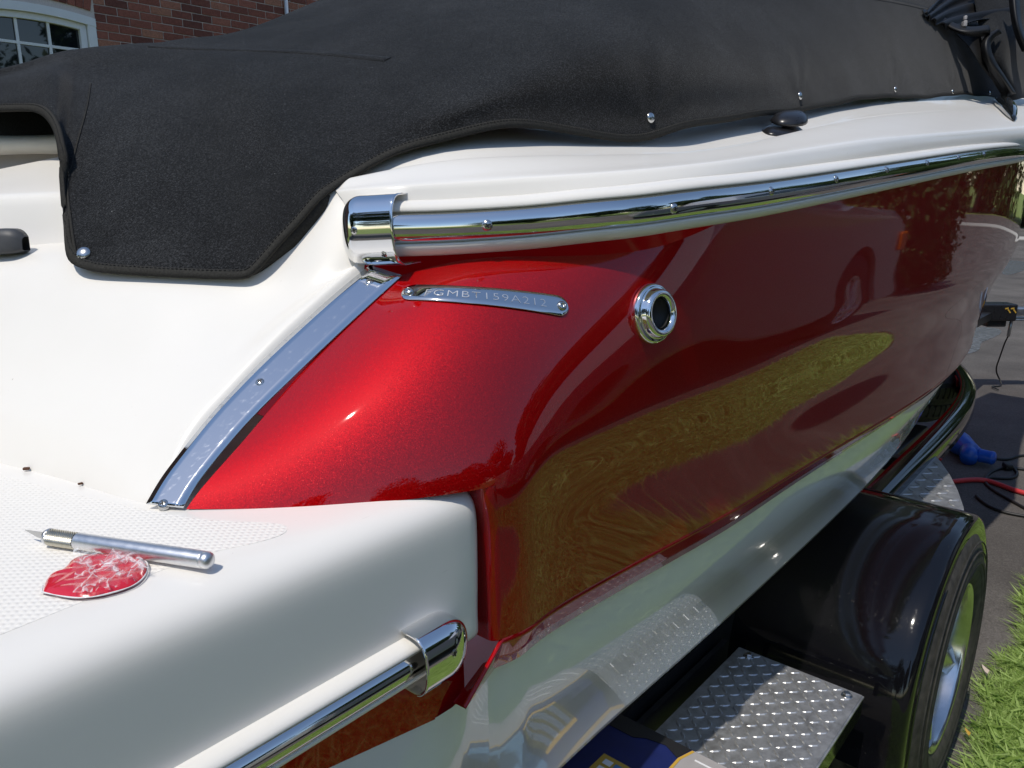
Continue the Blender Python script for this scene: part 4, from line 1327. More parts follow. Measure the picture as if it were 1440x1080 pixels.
# ------------------------------------------------------------------ trailer
tlr = empty('boat_trailer', (1.8, 0.9, GZ), 'black boat trailer with tread plate steps and chrome spoked wheel under the red boat', 'boat trailer')
def tread_plate(name, outline, z, thick, parent, ang=0.0, pitch=0.030, rl=0.0125, rw=0.0033, rh=0.0016, mat='tread_plate', bev=0.003):
    """plate with raised bars, alternately crossed"""
    bm = bmesh.new()
    top_ = [bm.verts.new((x, y, z)) for x, y in outline]; bot = [bm.verts.new((x, y, z - thick)) for x, y in outline]
    bm.faces.new(top_); bm.faces.new(list(reversed(bot)))
    n = len(outline)
    for k in range(n): bm.faces.new((top_[k], bot[k], bot[(k + 1) % n], top_[(k + 1) % n]))
    if bev:
        es = [e for e in bm.edges if e.verts[0].co.z > z - 1e-6 and e.verts[1].co.z > z - 1e-6]
        bmesh.ops.bevel(bm, geom=es, offset=bev, segments=3, affect='EDGES')
    plate = bm_obj(name, bm, M_[mat], parent)
    def ins(x, y, m_):
        c = False
        for k in range(n):
            x1_, y1_ = outline[k]; x2_, y2_ = outline[k - 1]
            if (y1_ > y) != (y2_ > y) and x < (x2_ - x1_) * (y - y1_) / (y2_ - y1_) + x1_: c = not c
        return c
    xs_ = [p[0] for p in outline]; ys_ = [p[1] for p in outline]
    bm = bmesh.new()
    cx, cy = sum(xs_) / n, sum(ys_) / n
    ca, sa = math.cos(ang), math.sin(ang)
    K = int(1.0 / pitch)
    count = 0
    for i in range(-K, K):
        for j in range(-K, K):
            u, v = i * pitch, j * pitch
            a = ang + (R(45) if (i + j) % 2 else R(-45))
            x, y = cx + u * ca - v * sa, cy + u * sa + v * ca
            if not all(ins(x + dx, y + dy, 0) for dx, dy in ((rl * 1.1, 0), (-rl * 1.1, 0), (0, rl * 1.1), (0, -rl * 1.1))): continue
            c2, s2 = math.cos(a), math.sin(a)
            def P3(p, q, h): return (x + p * c2 - q * s2, y + p * s2 + q * c2, z + h)
            base = [P3(-rl, 0, 0), P3(-rl * .5, -rw, 0), P3(rl * .5, -rw, 0), P3(rl, 0, 0), P3(rl * .5, rw, 0), P3(-rl * .5, rw, 0)]
            topv = [P3(-rl * .72, 0, rh), P3(-rl * .4, -rw * .45, rh), P3(rl * .4, -rw * .45, rh), P3(rl * .72, 0, rh), P3(rl * .4, rw * .45, rh), P3(-rl * .4, rw * .45, rh)]
            B_v = [bm.verts.new(p) for p in base]; T_v = [bm.verts.new(p) for p in topv]
            bm.faces.new(T_v)
            for k in range(6): bm.faces.new((B_v[k], B_v[(k + 1) % 6], T_v[(k + 1) % 6], T_v[k]))
            count += 1
    rb = bm_obj('raised_bars', bm, M_['worn_bar'], plate)
    tag(rb, kind='stuff')
    return plate
SZ = -0.88
c1_, c2_ = at(1040, 913, z=SZ), at(1218, 974, z=SZ)
ox, oy = (c2_ - c1_).normalized().x, (c2_ - c1_).normalized().y
sxf = (c1_.x + c2_.x) / 2
step = tread_plate('tread_step', [(0.45, c2_.y), (sxf, c2_.y), (sxf, c1_.y + 0.006), (0.45, c1_.y + 0.006)], SZ, 0.006, tlr, pitch=0.0195, rl=0.0098, rw=0.0028, rh=0.0016)
bm = bmesh.new()
add_box(bm, (0.45 + (sxf - 0.45) / 2, c2_.y + 0.006, SZ - 0.026), (sxf - 0.45, 0.010, 0.038), bev=0.003)
add_box(bm, (0.45 + (sxf - 0.45) / 2, c1_.y - 0.002, SZ - 0.030), (sxf - 0.45, 0.012, 0.046), bev=0.003)
bm_obj('step_frame', bm, M_['black_paint'], tlr)
bm = bmesh.new(); add_lathe(bm, [(0.010, 0), (0.010, 0.001), (0.0095, 0.0015)], 20); add_lathe(bm, [(0.0065, 0.0015), (0.0065, 0.006), (0.0055, 0.0068), (0, 0.0068)], 6)
bolt_me = bpy.data.meshes.new('bolt'); bmesh.ops.recalc_face_normals(bm, faces=bm.faces); bm.to_mesh(bolt_me); bm.free(); bolt_me.materials.append(M_['screw_steel'])
for bx_, by_ in ((sxf - 0.022, c2_.y + 0.024), (sxf - 0.022, c1_.y - 0.024), (sxf - 0.30, c2_.y + 0.024)):
    o = bpy.data.objects.new('bolt', bolt_me); C.objects.link(o); o.location = (bx_, by_, SZ); o.parent = step; o.matrix_parent_inverse = parent_world(step).inverted()

# fender: section with a rolled outer lip carried over the wheel
WX, WZ, FR = 1.76, -1.03, 0.362
fy0, fy1 = 0.245, 0.62
arc = []
for a in np.linspace(R(-8), R(188), 70):
    ex_ = 1.0 + 0.12 * max(0, abs(math.sin(2 * a)) ) * 0.6
    arc.append((WX + math.cos(a) * FR * ex_, WZ + math.sin(a) * FR * (0.96 + 0.03 * abs(math.sin(2 * a))), a))
fs = [(fy1, 0.0), (0.50, 0.0), (0.36, -0.0005), (fy0 + 0.034, -0.0006), (fy0 + 0.018, -0.0020), (fy0 + 0.010, -0.0050), (fy0 + 0.0045, -0.0100), (fy0 + 0.0012, -0.0170), (fy0, -0.0260), (fy0, -0.050), (fy0 + 0.001, -0.056), (fy0 + 0.006, -0.056)]
fg = []
for x, z, a in arc:
    ca, sa = math.cos(a), math.sin(a)
    fg.append([(x + ca * o, y, z + sa * o) for y, o in fs])
fender = grid_obj('fender', np.array(fg), M_['black_paint'], tlr, flip=True)
b_ = []
for x, z, a in arc:
    ca, sa = math.cos(a), math.sin(a)
    b_.append([x + ca * -0.055, fy0 + 0.001, z + sa * -0.055])
bm = bmesh.new(); add_tube(bm, b_, 0.0035, 8); bm_obj('fender_bead', bm, M_['black_paint'], fender, True)

# wheel
whl = empty('wheel', (WX, 0.36, -1.01)); whl.parent = tlr; whl.matrix_parent_inverse = parent_world(tlr).inverted()
TR, TW = 0.318, 0.205
ty0 = 0.234
WMx = Matrix.Translation((WX, ty0, GZ + TR)) @ Matrix.Rotation(R(-90), 4, 'X')      # local +z = +y (inboard)
bm = bmesh.new()
tp = [(0.180, 0.018), (0.186, 0.006), (0.205, -0.003), (0.245, -0.009), (0.272, 0.000), (0.292, 0.008), (0.305, 0.016), (0.313, 0.026), (0.318, 0.040), (0.3185, 0.07), (0.3135, 0.072), (0.3135, 0.080), (0.3185, 0.082), (0.3185, 0.122), (0.3135, 0.124), (0.3135, 0.132), (0.3185, 0.134), (0.318, 0.165), (0.31, 0.18), (0.29, 0.196), (0.25, 0.205), (0.2, 0.195)]
add_lathe(bm, tp, 72, WMx, cap=False)
tyre = bm_obj('tyre', bm, M_['rubber'], whl, True)
bm = bmesh.new()
for k in range(90):
    a = 2 * math.pi * k / 90
    for rr, zz, wz in ((0.3165, 0.036, 0.030), (0.3195, 0.102, 0.034), (0.3165, 0.166, 0.026)):
        Mr = WMx @ Matrix.Rotation(a, 4, 'Z') @ Matrix.Translation((rr, 0, zz)) @ Matrix.Rotation(R(12), 4, 'X')
        g = bmesh.ops.create_cube(bm, size=1.0)
        bmesh.ops.transform(bm, matrix=Mr @ Matrix.Diagonal((0.008, 0.0155, wz, 1)), verts=g['verts'])
tb = bm_obj('tread_block', bm, M_['rubber'], tyre); tag(tb, kind='stuff')
bm = bmesh.new()
for rr in (0.222, 0.236, 0.262, 0.283):
    add_lathe(bm, [(rr - 0.0018, -0.008 + abs(rr - 0.245) * 0.16), (rr, -0.0112 + abs(rr - 0.245) * 0.18), (rr + 0.0018, -0.008 + abs(rr - 0.245) * 0.16)], 72, WMx, cap=False)
bm_obj('sidewall_rib', bm, M_['rubber'], tyre, True)
bm = bmesh.new()
add_lathe(bm, [(0.187, 0.010), (0.190, 0.006), (0.187, 0.003), (0.181, 0.005), (0.178, 0.014), (0.174, 0.050), (0.176, 0.10), (0.17, 0.17)], 72, WMx, cap=False)
rim = bm_obj('rim', bm, M_['rim_alloy'], whl, True)
for k in range(5):
    bm = bmesh.new()
    Mr = WMx @ Matrix.Rotation(2 * math.pi * k / 5 + 0.45, 4, 'Z')
    q = [[(0.035, s * 0.030, 0.060), (0.09, s * 0.024, 0.048), (0.14, s * 0.026, 0.034), (0.178, s * 0.034, 0.030)] for s in (-1, 0, 1)]
    VV = []
    for ii, row in enumerate(q):
        VV.append([bm.verts.new(Mr @ Vector((p[0], p[1], p[2] - (0.012 if ii == 1 else 0)))) for p in row])
    VB = [[bm.verts.new(v.co + (WMx.to_3x3() @ Vector((0, 0, 0.022)))) for v in row] for row in (VV[0], VV[2])]
    for a_, b_ in zip(VV, VV[1:]):
        for i in range(3): bm.faces.new((a_[i], a_[i + 1], b_[i + 1], b_[i]))
    for f_, g_ in ((VV[0], VB[0]), (VV[2], VB[1])):
        for i in range(3): bm.faces.new((f_[i], f_[i + 1], g_[i + 1], g_[i]))
    bm_obj('spoke', bm, M_['rim_alloy'], whl, True, angle=R(40))
bm = bmesh.new(); add_lathe(bm, [(0, 0.026), (0.026, 0.027), (0.034, 0.032), (0.038, 0.05), (0.06, 0.055), (0.06, 0.08)], 32, WMx, cap=False)
bm_obj('hub_cap', bm, M_['rim_alloy'], whl, True)
for k in range(5):
    bm = bmesh.new(); add_lathe(bm, [(0.0, 0.028), (0.008, 0.029), (0.010, 0.034), (0.010, 0.056)], 6, WMx @ Matrix.Rotation(2 * math.pi * k / 5, 4, 'Z') @ Matrix.Translation((0.05, 0, 0)), cap=False)
    bm_obj('wheel_nut', bm, M_['rim_alloy'], whl)

# front step: quarter-round tread plate between fender and frame tube
FZ = -0.775
fo = [at(1218, 700, z=FZ), at(1262, 668, z=FZ), at(1306, 632, z=FZ), at(1322, 648, z=FZ), at(1336, 668, z=FZ), at(1347, 690, z=FZ), at(1355, 713, z=FZ), at(1358, 736, z=FZ), at(1290, 726, z=FZ)]
fo = [(p.x, p.y) for p in fo]
tread_plate('tread_step', fo[::-1], FZ, 0.012, tlr, ang=0.0, pitch=0.034, rl=0.015, rw=0.0034, rh=0.0016, bev=0)

# frame: side tube that bends in towards the coupling, rails and crossbars in the dark under the hull
tz = -0.735
side_px = [(1216, 708), (1238, 686), (1262, 662), (1305, 620), (1338, 586), (1354, 566), (1362, 548), (1361, 532), (1350, 514), (1330, 496), (1302, 476)]
tpts = [at(a, b, z=tz) for a, b in side_px]
tpts = [Vector((p[0], p[1], tz)) for p in curve_pts(tpts, 60, 0.7)]
outs, ups = [], []
for k in range(60):
    d = (tpts[min(k + 1, 59)] - tpts[max(k - 1, 0)]).normalized()
    outs.append(d.cross(Vector((0, 0, 1))).normalized()); ups.append(Vector((0, 0, 1)))
w_, h_, c_ = 0.028, 0.085, 0.004
bs = [(-w_, -0.001), (-w_ + 0.001, 0), (0, -0.003), (w_ - c_, -0.012), (w_, -0.020), (w_, -h_ + c_), (w_ - c_, -h_), (-w_ + c_, -h_), (-w_, -h_ + c_)]
grid_obj('frame_tube', sweep(tpts, bs, outs, ups), M_['black_paint'], tlr, closed=True, flip=True)
bm = bmesh.new()
add_box(bm, (1.3, 0.70, -0.98), (4.2, 0.06, 0.10), bev=0.006)
bm_obj('frame_rail', bm, M_['trailer_black'], tlr)
bm = bmesh.new(); add_box(bm, (1.3, 2.05, -0.98), (4.2, 0.06, 0.10), bev=0.006); bm_obj('frame_rail', bm, M_['trailer_black'], tlr)
bm = bmesh.new(); add_box(bm, (1.0, 0.92, -0.86), (2.9, 0.09, 0.06), bev=0.01); bm_obj('bunk', bm, M_['trailer_black'], tlr)
for x in (0.35, 1.76, 3.1):
    bm = bmesh.new(); add_box(bm, (x, 1.38, -1.0), (0.07, 1.5, 0.07), bev=0.005); bm_obj('crossbar', bm, M_['trailer_black'], tlr)
bm = bmesh.new(); add_box(bm, (2.75, 0.72, -0.90), (0.05, 0.24, 0.05), bev=0.004); bm_obj('outrigger', bm, M_['trailer_black'], tlr)
bm = bmesh.new(); add_box(bm, (1.45, 0.60, -0.99), (1.0, 0.012, 0.26)); bm_obj('guard_plate', bm, M_['trailer_black'], tlr)
bm = bmesh.new(); add_box(bm, (0.95, 0.58, -0.94), (0.8, 0.010, 0.11)); bm_obj('step_riser', bm, M_['trailer_black'], tlr)
# reflector on the bend
rp = at(1345, 531, z=tz - 0.01)
# tongue to the coupling
cpl = at(1398, 438, t=5.2)
bm = bmesh.new()
a0 = tpts[-1] - Vector((0, 0, 0.05)); a1 = Vector((cpl.x - 0.1, cpl.y + 0.02, cpl.z - 0.02))
add_tube(bm, [a0, a0.lerp(a1, 0.5), a1], 0.035, 4); bm_obj('tongue', bm, M_['trailer_black'], tlr)
# winch and coupling end: black housing, galvanised head, knob and lever
zc_ = cpl.z
bm = bmesh.new()
vx = RIGHT.copy(); 
Rm = Matrix.Rotation(R(-50), 3, 'Z')
add_box(bm, cpl, (0.235, 0.13, 0.115), Rm, 0.012, 3)
add_box(bm, cpl + Vector((0, 0, -0.075)), (0.13, 0.10, 0.045), Rm, 0.008)
bm_obj('coupling_housing', bm, M_['black_plastic'], tlr)
bm = bmesh.new()
hd = Rm @ Vector((1, 0, 0))
add_box(bm, cpl + hd * 0.19 + Vector((0, 0, 0.0)), (0.16, 0.08, 0.06), Rm, 0.012, 3)
add_box(bm, cpl + hd * 0.22 + Vector((0, 0, -0.05)), (0.24, 0.11, 0.012), Rm, 0.003)
bm_obj('coupling_head', bm, M_['galvanised'], tlr)
bm = bmesh.new(); add_tube(bm, [cpl + hd * 0.125 + Vector((0, 0, -0.05)), cpl + hd * 0.120 + Vector((0, 0, -0.17))], 0.011, 8); bm_obj('latch_pin', bm, M_['galvanised'], tlr, True)
kc = cpl - hd * 0.16 + Vector((0, 0, 0.0))
bm = bmesh.new(); bmesh.ops.create_uvsphere(bm, u_segments=16, v_segments=10, radius=0.024, matrix=Matrix.Translation(kc)); bm_obj('winch_knob', bm, M_['white_plastic'], tlr, True)
bm = bmesh.new(); add_tube(bm, [kc, kc + Vector((0, 0, 0.03)) + hd * 0.01, kc + hd * 0.05 + Vector((0, 0, 0.12))], 0.008, 8); bm_obj('winch_lever', bm, M_['galvanised'], tlr, True)
bm = bmesh.new()
ch = [kc + Vector((0, 0, -0.02)), kc - hd * 0.03 + Vector((0, 0, -0.10)), kc - hd * 0.07 + Vector((0, 0, -0.20)), kc - hd * 0.03 + Vector((0, 0, -0.24)), kc + hd * 0.0 + Vector((0, 0, -0.19)), kc - hd * 0.04 + Vector((0, 0, -0.14))]
add_tube(bm, curve_pts(ch, 40), 0.007, 6); bm_obj('safety_chain', bm, M_['trailer_black'], tlr, True)
# gold badge marks on the housing
bm = bmesh.new()
nf = (Rm @ Vector((0, -1, 0)))
if nf.dot(cpl) > 0: nf = -nf
for k, (u, v, L) in enumerate(((0.04, 0.03, 0.022), (0.058, 0.012, 0.03), (0.078, 0.03, 0.022), (0.095, 0.012, 0.03))):
    add_box(bm, cpl + nf * 0.0665 + hd * u + Vector((0, 0, v)), (L, 0.003, 0.008), Rm @ Matrix.Rotation(R(50 if k % 2 else -10), 3, 'Y'))
bm_obj('badge_mark', bm, M_['carton_gold'], tlr)
# breakaway cable from the head down to the asphalt
bm = bmesh.new()
g0 = at(1402, 541, z=GZ + 0.01)
cb_ = [cpl + hd * 0.13 + Vector((0, 0, -0.15)), at(1414, 480, t=5.3), at(1405, 505, t=5.35), at(1403, 528, t=5.45), at(1408, 541, z=GZ + 0.012), at(1396, 543, z=GZ + 0.012), at(1404, 548, z=GZ + 0.012)]
add_tube(bm, curve_pts(cb_, 50, 0.8), 0.005, 6); bm_obj('breakaway_cable', bm, M_['cord_black'], tlr, True)

# spare tyre lying in the bow of the frame
sp_c = at(1300, 548, z=-0.80)
bm = bmesh.new()
SM = Matrix.Translation((sp_c.x + 0.22, sp_c.y + 0.24, -0.93)) @ Matrix.Rotation(R(8), 4, 'X')
add_lathe(bm, [(0.17, 0.02), (0.20, 0.0), (0.27, 0.0), (0.31, 0.03), (0.318, 0.06), (0.318, 0.085), (0.312, 0.087), (0.312, 0.095), (0.318, 0.097), (0.318, 0.125), (0.312, 0.127), (0.312, 0.135), (0.318, 0.137), (0.318, 0.16), (0.31, 0.19), (0.27, 0.215), (0.20, 0.215), (0.17, 0.195)], 64, SM, cap=False)
for k in range(64):
    for zz in (0.07, 0.15):
        g = bmesh.ops.create_cube(bm, size=1.0)
        bmesh.ops.transform(bm, matrix=SM @ Matrix.Rotation(2 * math.pi * k / 64 + zz, 4, 'Z') @ Matrix.Translation((0.3165, 0, zz)) @ Matrix.Diagonal((0.010, 0.02, 0.05, 1)), verts=g['verts'])
sp_o = bm_obj('spare_tyre', bm, M_['rubber'], None, True, angle=R(35))
tag(sp_o, 'black spare tyre lying inside the bent front frame of the trailer', 'tyre')
l = at(1345, 531, t=0.99 * tpts[48].dot(FWD))
bm = bmesh.new(); kk = min(range(60), key=lambda q: abs(pix(tpts[q] + Vector((0, 0, -0.02)))[0] - 1346) + abs(pix(tpts[q])[1] - 527))
add_box(bm, tpts[kk] - outs[kk] * (w_ + 0.003) + Vector((0, 0, -0.035)), (0.09, 0.006, 0.03), Matrix.Rotation(math.atan2(-outs[kk].x, outs[kk].y) + math.pi, 3, 'Z'), 0.002)
bm_obj('reflector', bm, M_['red_lens'], tlr)

# ------------------------------------------------------------------ carton on the step
cz = SZ + 0.0045 + 0.095
e0, e1 = at(868, 1022, z=cz), at(1062, 1076, z=cz)
fx = (e0.x + e1.x) / 2
cb0, cb1 = 0.335, 0.545
car = empty('product_carton', (fx - 0.2, 0.45, SZ), 'blue, black and grey printed carton lying on the tread plate step', 'carton')
CX0 = 0.40
bm = bmesh.new(); add_box(bm, ((CX0 + fx) / 2, (cb0 + cb1) / 2, cz - 0.0475), (fx - CX0, cb1 - cb0, 0.095), bev=0.0015)
bm_obj('box', bm, M_['carton_blue'], car)
def flat(name, pts, mat, h=0.0007):
    bm = bmesh.new()
    v = [bm.verts.new((x, y, cz + h)) for x, y in pts]
    f_ = bm.faces.new(v)
    ex = bmesh.ops.extrude_face_region(bm, geom=[f_]); bmesh.ops.translate(bm, vec=(0, 0, -0.0005), verts=[q for q in ex['geom'] if isinstance(q, bmesh.types.BMVert)])
    return bm_obj(name, bm, M_[mat], car)
yd = at(960, 1060, z=cz).y
flat('grey_panel', [(CX0 + 0.002, cb0 + 0.002), (fx - 0.002, cb0 + 0.002), (fx - 0.002, yd - 0.010), (fx - 0.03, yd - 0.004), (CX0 + 0.002, yd - 0.004)], 'carton_grey')
flat('gold_line', [(CX0 + 0.002, yd - 0.0038), (fx - 0.03, yd - 0.0038), (fx - 0.004, yd - 0.012), (fx - 0.003, yd - 0.008), (fx - 0.03, yd + 0.0005), (CX0 + 0.002, yd + 0.0005)], 'carton_gold', 0.0012)
flat('black_band', [(fx - 0.030, yd + 0.002), (fx - 0.002, yd - 0.006), (fx - 0.002, cb1 - 0.002), (fx - 0.034, cb1 - 0.002), (fx - 0.034, cb1 - 0.045), (fx - 0.024, cb1 - 0.060), (fx - 0.018, cb1 - 0.09)], 'carton_black', 0.0010)
for k in range(8):
    flat('print_line', [(fx - 0.02 - 0.018 * k, cb0 + 0.016), (fx - 0.017 - 0.018 * k, cb0 + 0.016), (fx - 0.017 - 0.018 * k, yd - 0.02 - 0.012 * (k % 3)), (fx - 0.02 - 0.018 * k, yd - 0.02 - 0.012 * (k % 3))], 'carton_white', 0.0013)
x_ = fx - 0.09
flat('gold_panel', [(x_ - 0.075, yd + 0.022), (x_, yd + 0.022), (x_, yd + 0.085), (x_ - 0.075, yd + 0.085)], 'carton_gold', 0.0012)
flat('skyblue_panel', [(x_ - 0.16, yd + 0.012), (x_ - 0.085, yd + 0.012), (x_ - 0.085, yd + 0.10), (x_ - 0.16, yd + 0.10)], 'carton_skyblue', 0.0012)
for k in range(4):
    for q in range(3):
        flat('print_mark', [(x_ - 0.066 + 0.016 * k, yd + 0.030 + 0.017 * q), (x_ - 0.056 + 0.016 * k, yd + 0.030 + 0.017 * q), (x_ - 0.056 + 0.016 * k, yd + 0.043 + 0.017 * q), (x_ - 0.066 + 0.016 * k, yd + 0.043 + 0.017 * q)], 'carton_white' if q != 1 else 'carton_skyblue', 0.0018)

# ------------------------------------------------------------------ ground
def sheet(name, pts, z, mat, kind='structure', thick=0.03):
    bm = bmesh.new()
    v = [bm.verts.new((x, y, z)) for x, y in pts]
    f_ = bm.faces.new(v)
    if f_.normal.z < 0: f_.normal_flip()
    ex = bmesh.ops.extrude_face_region(bm, geom=[f_]); bmesh.ops.translate(bm, vec=(0, 0, -thick), verts=[q for q in ex['geom'] if isinstance(q, bmesh.types.BMVert)])
    o = bm_obj(name, bm, M_[mat]); tag(o, kind=kind); return o
sheet('ground', [(-150, -150), (200, -150), (200, 150), (-150, 150)], GZ - 0.02, 'lawn_soil', thick=0.5)
sheet('driveway', [(-14, 0.17), (-14, 5.6), (26, 5.6), (26, 0.17)], GZ, 'asphalt')
sheet('driveway', [(-14, -0.80), (4.6, -0.80), (5.0, -0.64), (5.2, -0.25), (5.1, 0.0), (4.9, 0.165), (26, 0.165), (26, -6.2), (-14, -6.2)], GZ, 'asphalt')
sheet('pavement', [(26.0, -60), (27.6, -60), (27.6, 60), (26.0, 60)], GZ + 0.02, 'concrete', thick=0.12)
sheet('road', [(27.6, -60), (35, -60), (35, 60), (27.6, 60)], GZ - 0.004, 'asphalt')
def puddle(px_pts, label):
    P_ = curve_pts([at(a, b, z=GZ + 0.004) for a, b in px_pts + px_pts[:1]], 60, 0.6)[:-1]
    o = sheet('puddle', [(p[0], p[1]) for p in P_], GZ + 0.004, 'wet_asphalt', thick=0.003); return o
puddle([(1330, 505), (1352, 478), (1366, 462), (1384, 460), (1402, 462), (1398, 474), (1380, 482), (1376, 492), (1350, 500)], '')
puddle([(1398, 376), (1420, 366), (1440, 368), (1440, 380), (1416, 386)], '')

# grass strip: blades as geometry, denser near the wheel
def blades(n, x0, x1, y0f, y1, hmin, hmax, seed, wid=0.0034):
    rnd = np.random.RandomState(seed)
    X = rnd.uniform(x0, x1, n); 
    edge = 0.19 + 0.018 * np.sin(X * 9) + 0.012 * np.sin(X * 31 + 1) + rnd.normal(0, 0.012, n)
    if y0f is not None: edge = np.full(n, y0f)
    Y = edge - rnd.uniform(0, 1, n) * (edge - y1)
    Y = np.minimum(Y, edge)
    H = rnd.uniform(hmin, hmax, n); A = rnd.uniform(0, 2 * np.pi, n); Wd = rnd.uniform(0.7, 1.3, n) * wid
    B = rnd.uniform(0.7, 2.2, n) * H; BA = rnd.uniform(0, 2 * np.pi, n)
    V = np.zeros((n, 5, 3)); ca, sa = np.cos(A) * Wd, np.sin(A) * Wd
    bx, by = np.cos(BA) * B, np.sin(BA) * B
    z0 = GZ - 0.02
    V[:, 0] = np.stack([X - ca, Y - sa, np.full(n, z0)], 1); V[:, 1] = np.stack([X + ca, Y + sa, np.full(n, z0)], 1)
    V[:, 2] = np.stack([X + ca * .8 + bx * .35, Y + sa * .8 + by * .35, z0 + H * .65], 1); V[:, 3] = np.stack([X - ca * .8 + bx * .35, Y - sa * .8 + by * .35, z0 + H * .65], 1)
    V[:, 4] = np.stack([X + bx, Y + by, z0 + H], 1)
    return V
def blades_obj(name, Vs):
    V = np.concatenate(Vs); n = len(V)
    me = bpy.data.meshes.new(name)
    vv = V.reshape(-1, 3); 
    idx = np.arange(n) * 5
    loops = np.stack([idx, idx + 1, idx + 2, idx + 3, idx + 3, idx + 2, idx + 4], 1).ravel()
    me.vertices.add(len(vv)); me.vertices.foreach_set('co', vv.ravel())
    me.loops.add(len(loops)); me.loops.foreach_set('vertex_index', loops.astype(np.int32))
    starts = np.stack([np.arange(n) * 7, np.arange(n) * 7 + 4], 1).ravel()
    me.polygons.add(2 * n); me.polygons.foreach_set('loop_start', starts.astype(np.int32))
    me.update(calc_edges=True); me.validate()
    return link(name, me, M_['grass_blade'], None, False)
gs = blades_obj('grass', [blades(130000, 0.9, 3.4, None, -0.25, 0.024, 0.040, 1, 0.0021), blades(110000, 0.5, 4.2, -0.2, -0.80, 0.024, 0.042, 5, 0.0024), blades(40000, -6, 5.0, None, -0.80, 0.03, 0.06, 2, 0.006), blades(14000, 0.9, 5, None, -0.80, 0.03, 0.06, 4, 0.005)])
tag(gs, 'strip of short bright green lawn grass beside the trailer wheel', 'grass', kind='stuff')
# dead leaves
for px, py, s, lab in ((1386, 942, 0.020, 'pale dry leaf lying on the edge of the grass beside the tyre'), (1361, 1030, 0.014, 'small orange dry leaf sunk in the grass low beside the tyre')):
    p = at(px, py, z=GZ + 0.03)
    bm = bmesh.new()
    vs_ = [bm.verts.new(p + Vector((x * s * 0.9 - y * s * 0.25, y * s * 0.42 + x * s * 0.5 + 0.002 * (x * x), z * s * 0.35))) for x, y, z in ((-1, 0, 0), (-0.35, -0.75, 0.5), (0.5, -0.4, 0.1), (1, 0.1, 0.5), (0.3, 0.6, 0.3), (-0.5, 0.5, 0.1), (0, 0, 0.05))]
    for k in range(6): bm.faces.new((vs_[6], vs_[k], vs_[(k + 1) % 6]))
    o = bm_obj('dry_leaf', bm, M_['leaf_pale'] if s > 0.015 else M_['carton_gold']); tag(o, lab, 'leaf')
    m_ = o.modifiers.new('t', 'SOLIDIFY'); m_.thickness = 0.0008

# ------------------------------------------------------------------ blue power tool and cords on the asphalt
tb_ = empty('power_tool', at(1375, 630, z=GZ), 'blue corded power tool lying on the asphalt in the shadow of the trailer', 'power tool')
t0, t1, t2, t3 = at(1326, 606, z=GZ + 0.06), at(1362, 632, z=GZ + 0.055), at(1376, 640, z=GZ + 0.05), at(1400, 645, z=GZ + 0.05)
bm = bmesh.new(); add_tube(bm, curve_pts([t0, t0.lerp(t1, .5), t1, t2], 20), list(np.linspace(0.055, 0.06, 10)) + list(np.linspace(0.06, 0.032, 10)), 16); bm_obj('body', bm, M_['blue_plastic'], tb_, True)
bm = bmesh.new(); add_tube(bm, curve_pts([t2, t2.lerp(t3, .6), t3], 14), [0.030, 0.034, 0.034, 0.033, 0.033, 0.033, 0.033, 0.033, 0.033, 0.034, 0.034, 0.033, 0.030, 0.022], 16); bm_obj('handle', bm, M_['blue_plastic'], tb_, True)
q0 = at(1362, 645, z=GZ + 0.04)
bm = bmesh.new(); add_tube(bm, [at(1364, 634, z=GZ + 0.06), q0], [0.045, 0.038], 16); bm_obj('gear_head', bm, M_['blue_plastic'], tb_, True)
def cord(name, pxs, r, mat, label, cat='cord', hs=None):
    bm = bmesh.new()
    add_tube(bm, curve_pts([at(a, b, z=GZ + r + (hs[k] if hs else 0)) for k, (a, b) in enumerate(pxs)], 90, 0.7), r, 8)
    o = bm_obj(name, bm, M_[mat], None, True); tag(o, label, cat); return o
cord('extension_cord', [(1300, 682), (1341, 677), (1362, 675), (1380, 675), (1395, 678), (1420, 687), (1446, 695), (1500, 708)], 0.012, 'cord_red', 'red extension cord running across the asphalt beside the trailer')
cord('electric_cable', [(1400, 645), (1415, 646), (1430, 642), (1450, 640), (1500, 640)], 0.007, 'cord_black', 'black cord leading from the handle of the blue tool off to the right')
cord('electric_cable', [(1500, 662), (1440, 660), (1418, 658), (1400, 661), (1389, 668), (1386, 678), (1398, 690), (1415, 700), (1440, 714), (1480, 735)], 0.007, 'cord_black', 'black cord looped over the red cord on the asphalt')
cord('electric_cable', [(1373, 697), (1385, 708), (1405, 718), (1430, 724), (1470, 730)], 0.007, 'cord_black', 'black cord curving low on the asphalt just in front of the fender')
cord('electric_cable', [(1384, 674), (1395, 672), (1415, 673), (1428, 670), (1430, 664), (1424, 657), (1416, 652), (1413, 657)], 0.007, 'cord_black', 'short black looped cord with its plug end between red cord and blue tool')
bm = bmesh.new(); p = at(1417, 655, z=GZ + 0.02); add_box(bm, p, (0.06, 0.035, 0.03), Matrix.Rotation(0.5, 3, 'Z'), 0.008)
o = bm_obj('cord_plug', bm, M_['cord_black']); tag(o, 'black plug end lying on the asphalt above the looped cord', 'plug')

# ------------------------------------------------------------------ brick house on the port side
HY = 8.4
hs = empty('brick_house', (3, HY, GZ), 'red brick house with a white multi pane window and grey downpipe behind the boat', 'house')
bm = bmesh.new()
w_l, w_r = at(-40, 60, y=HY), at(134, 60, y=HY)
wz0 = at(60, 150, y=HY).z - 0.45
corner = at(133, 27, y=HY)
wx1 = corner.x; wx0 = wx1 - 1.11
wzt = corner.z                                       # spring line of the flat arch, right end
wz_top_mid = wzt + 0.10
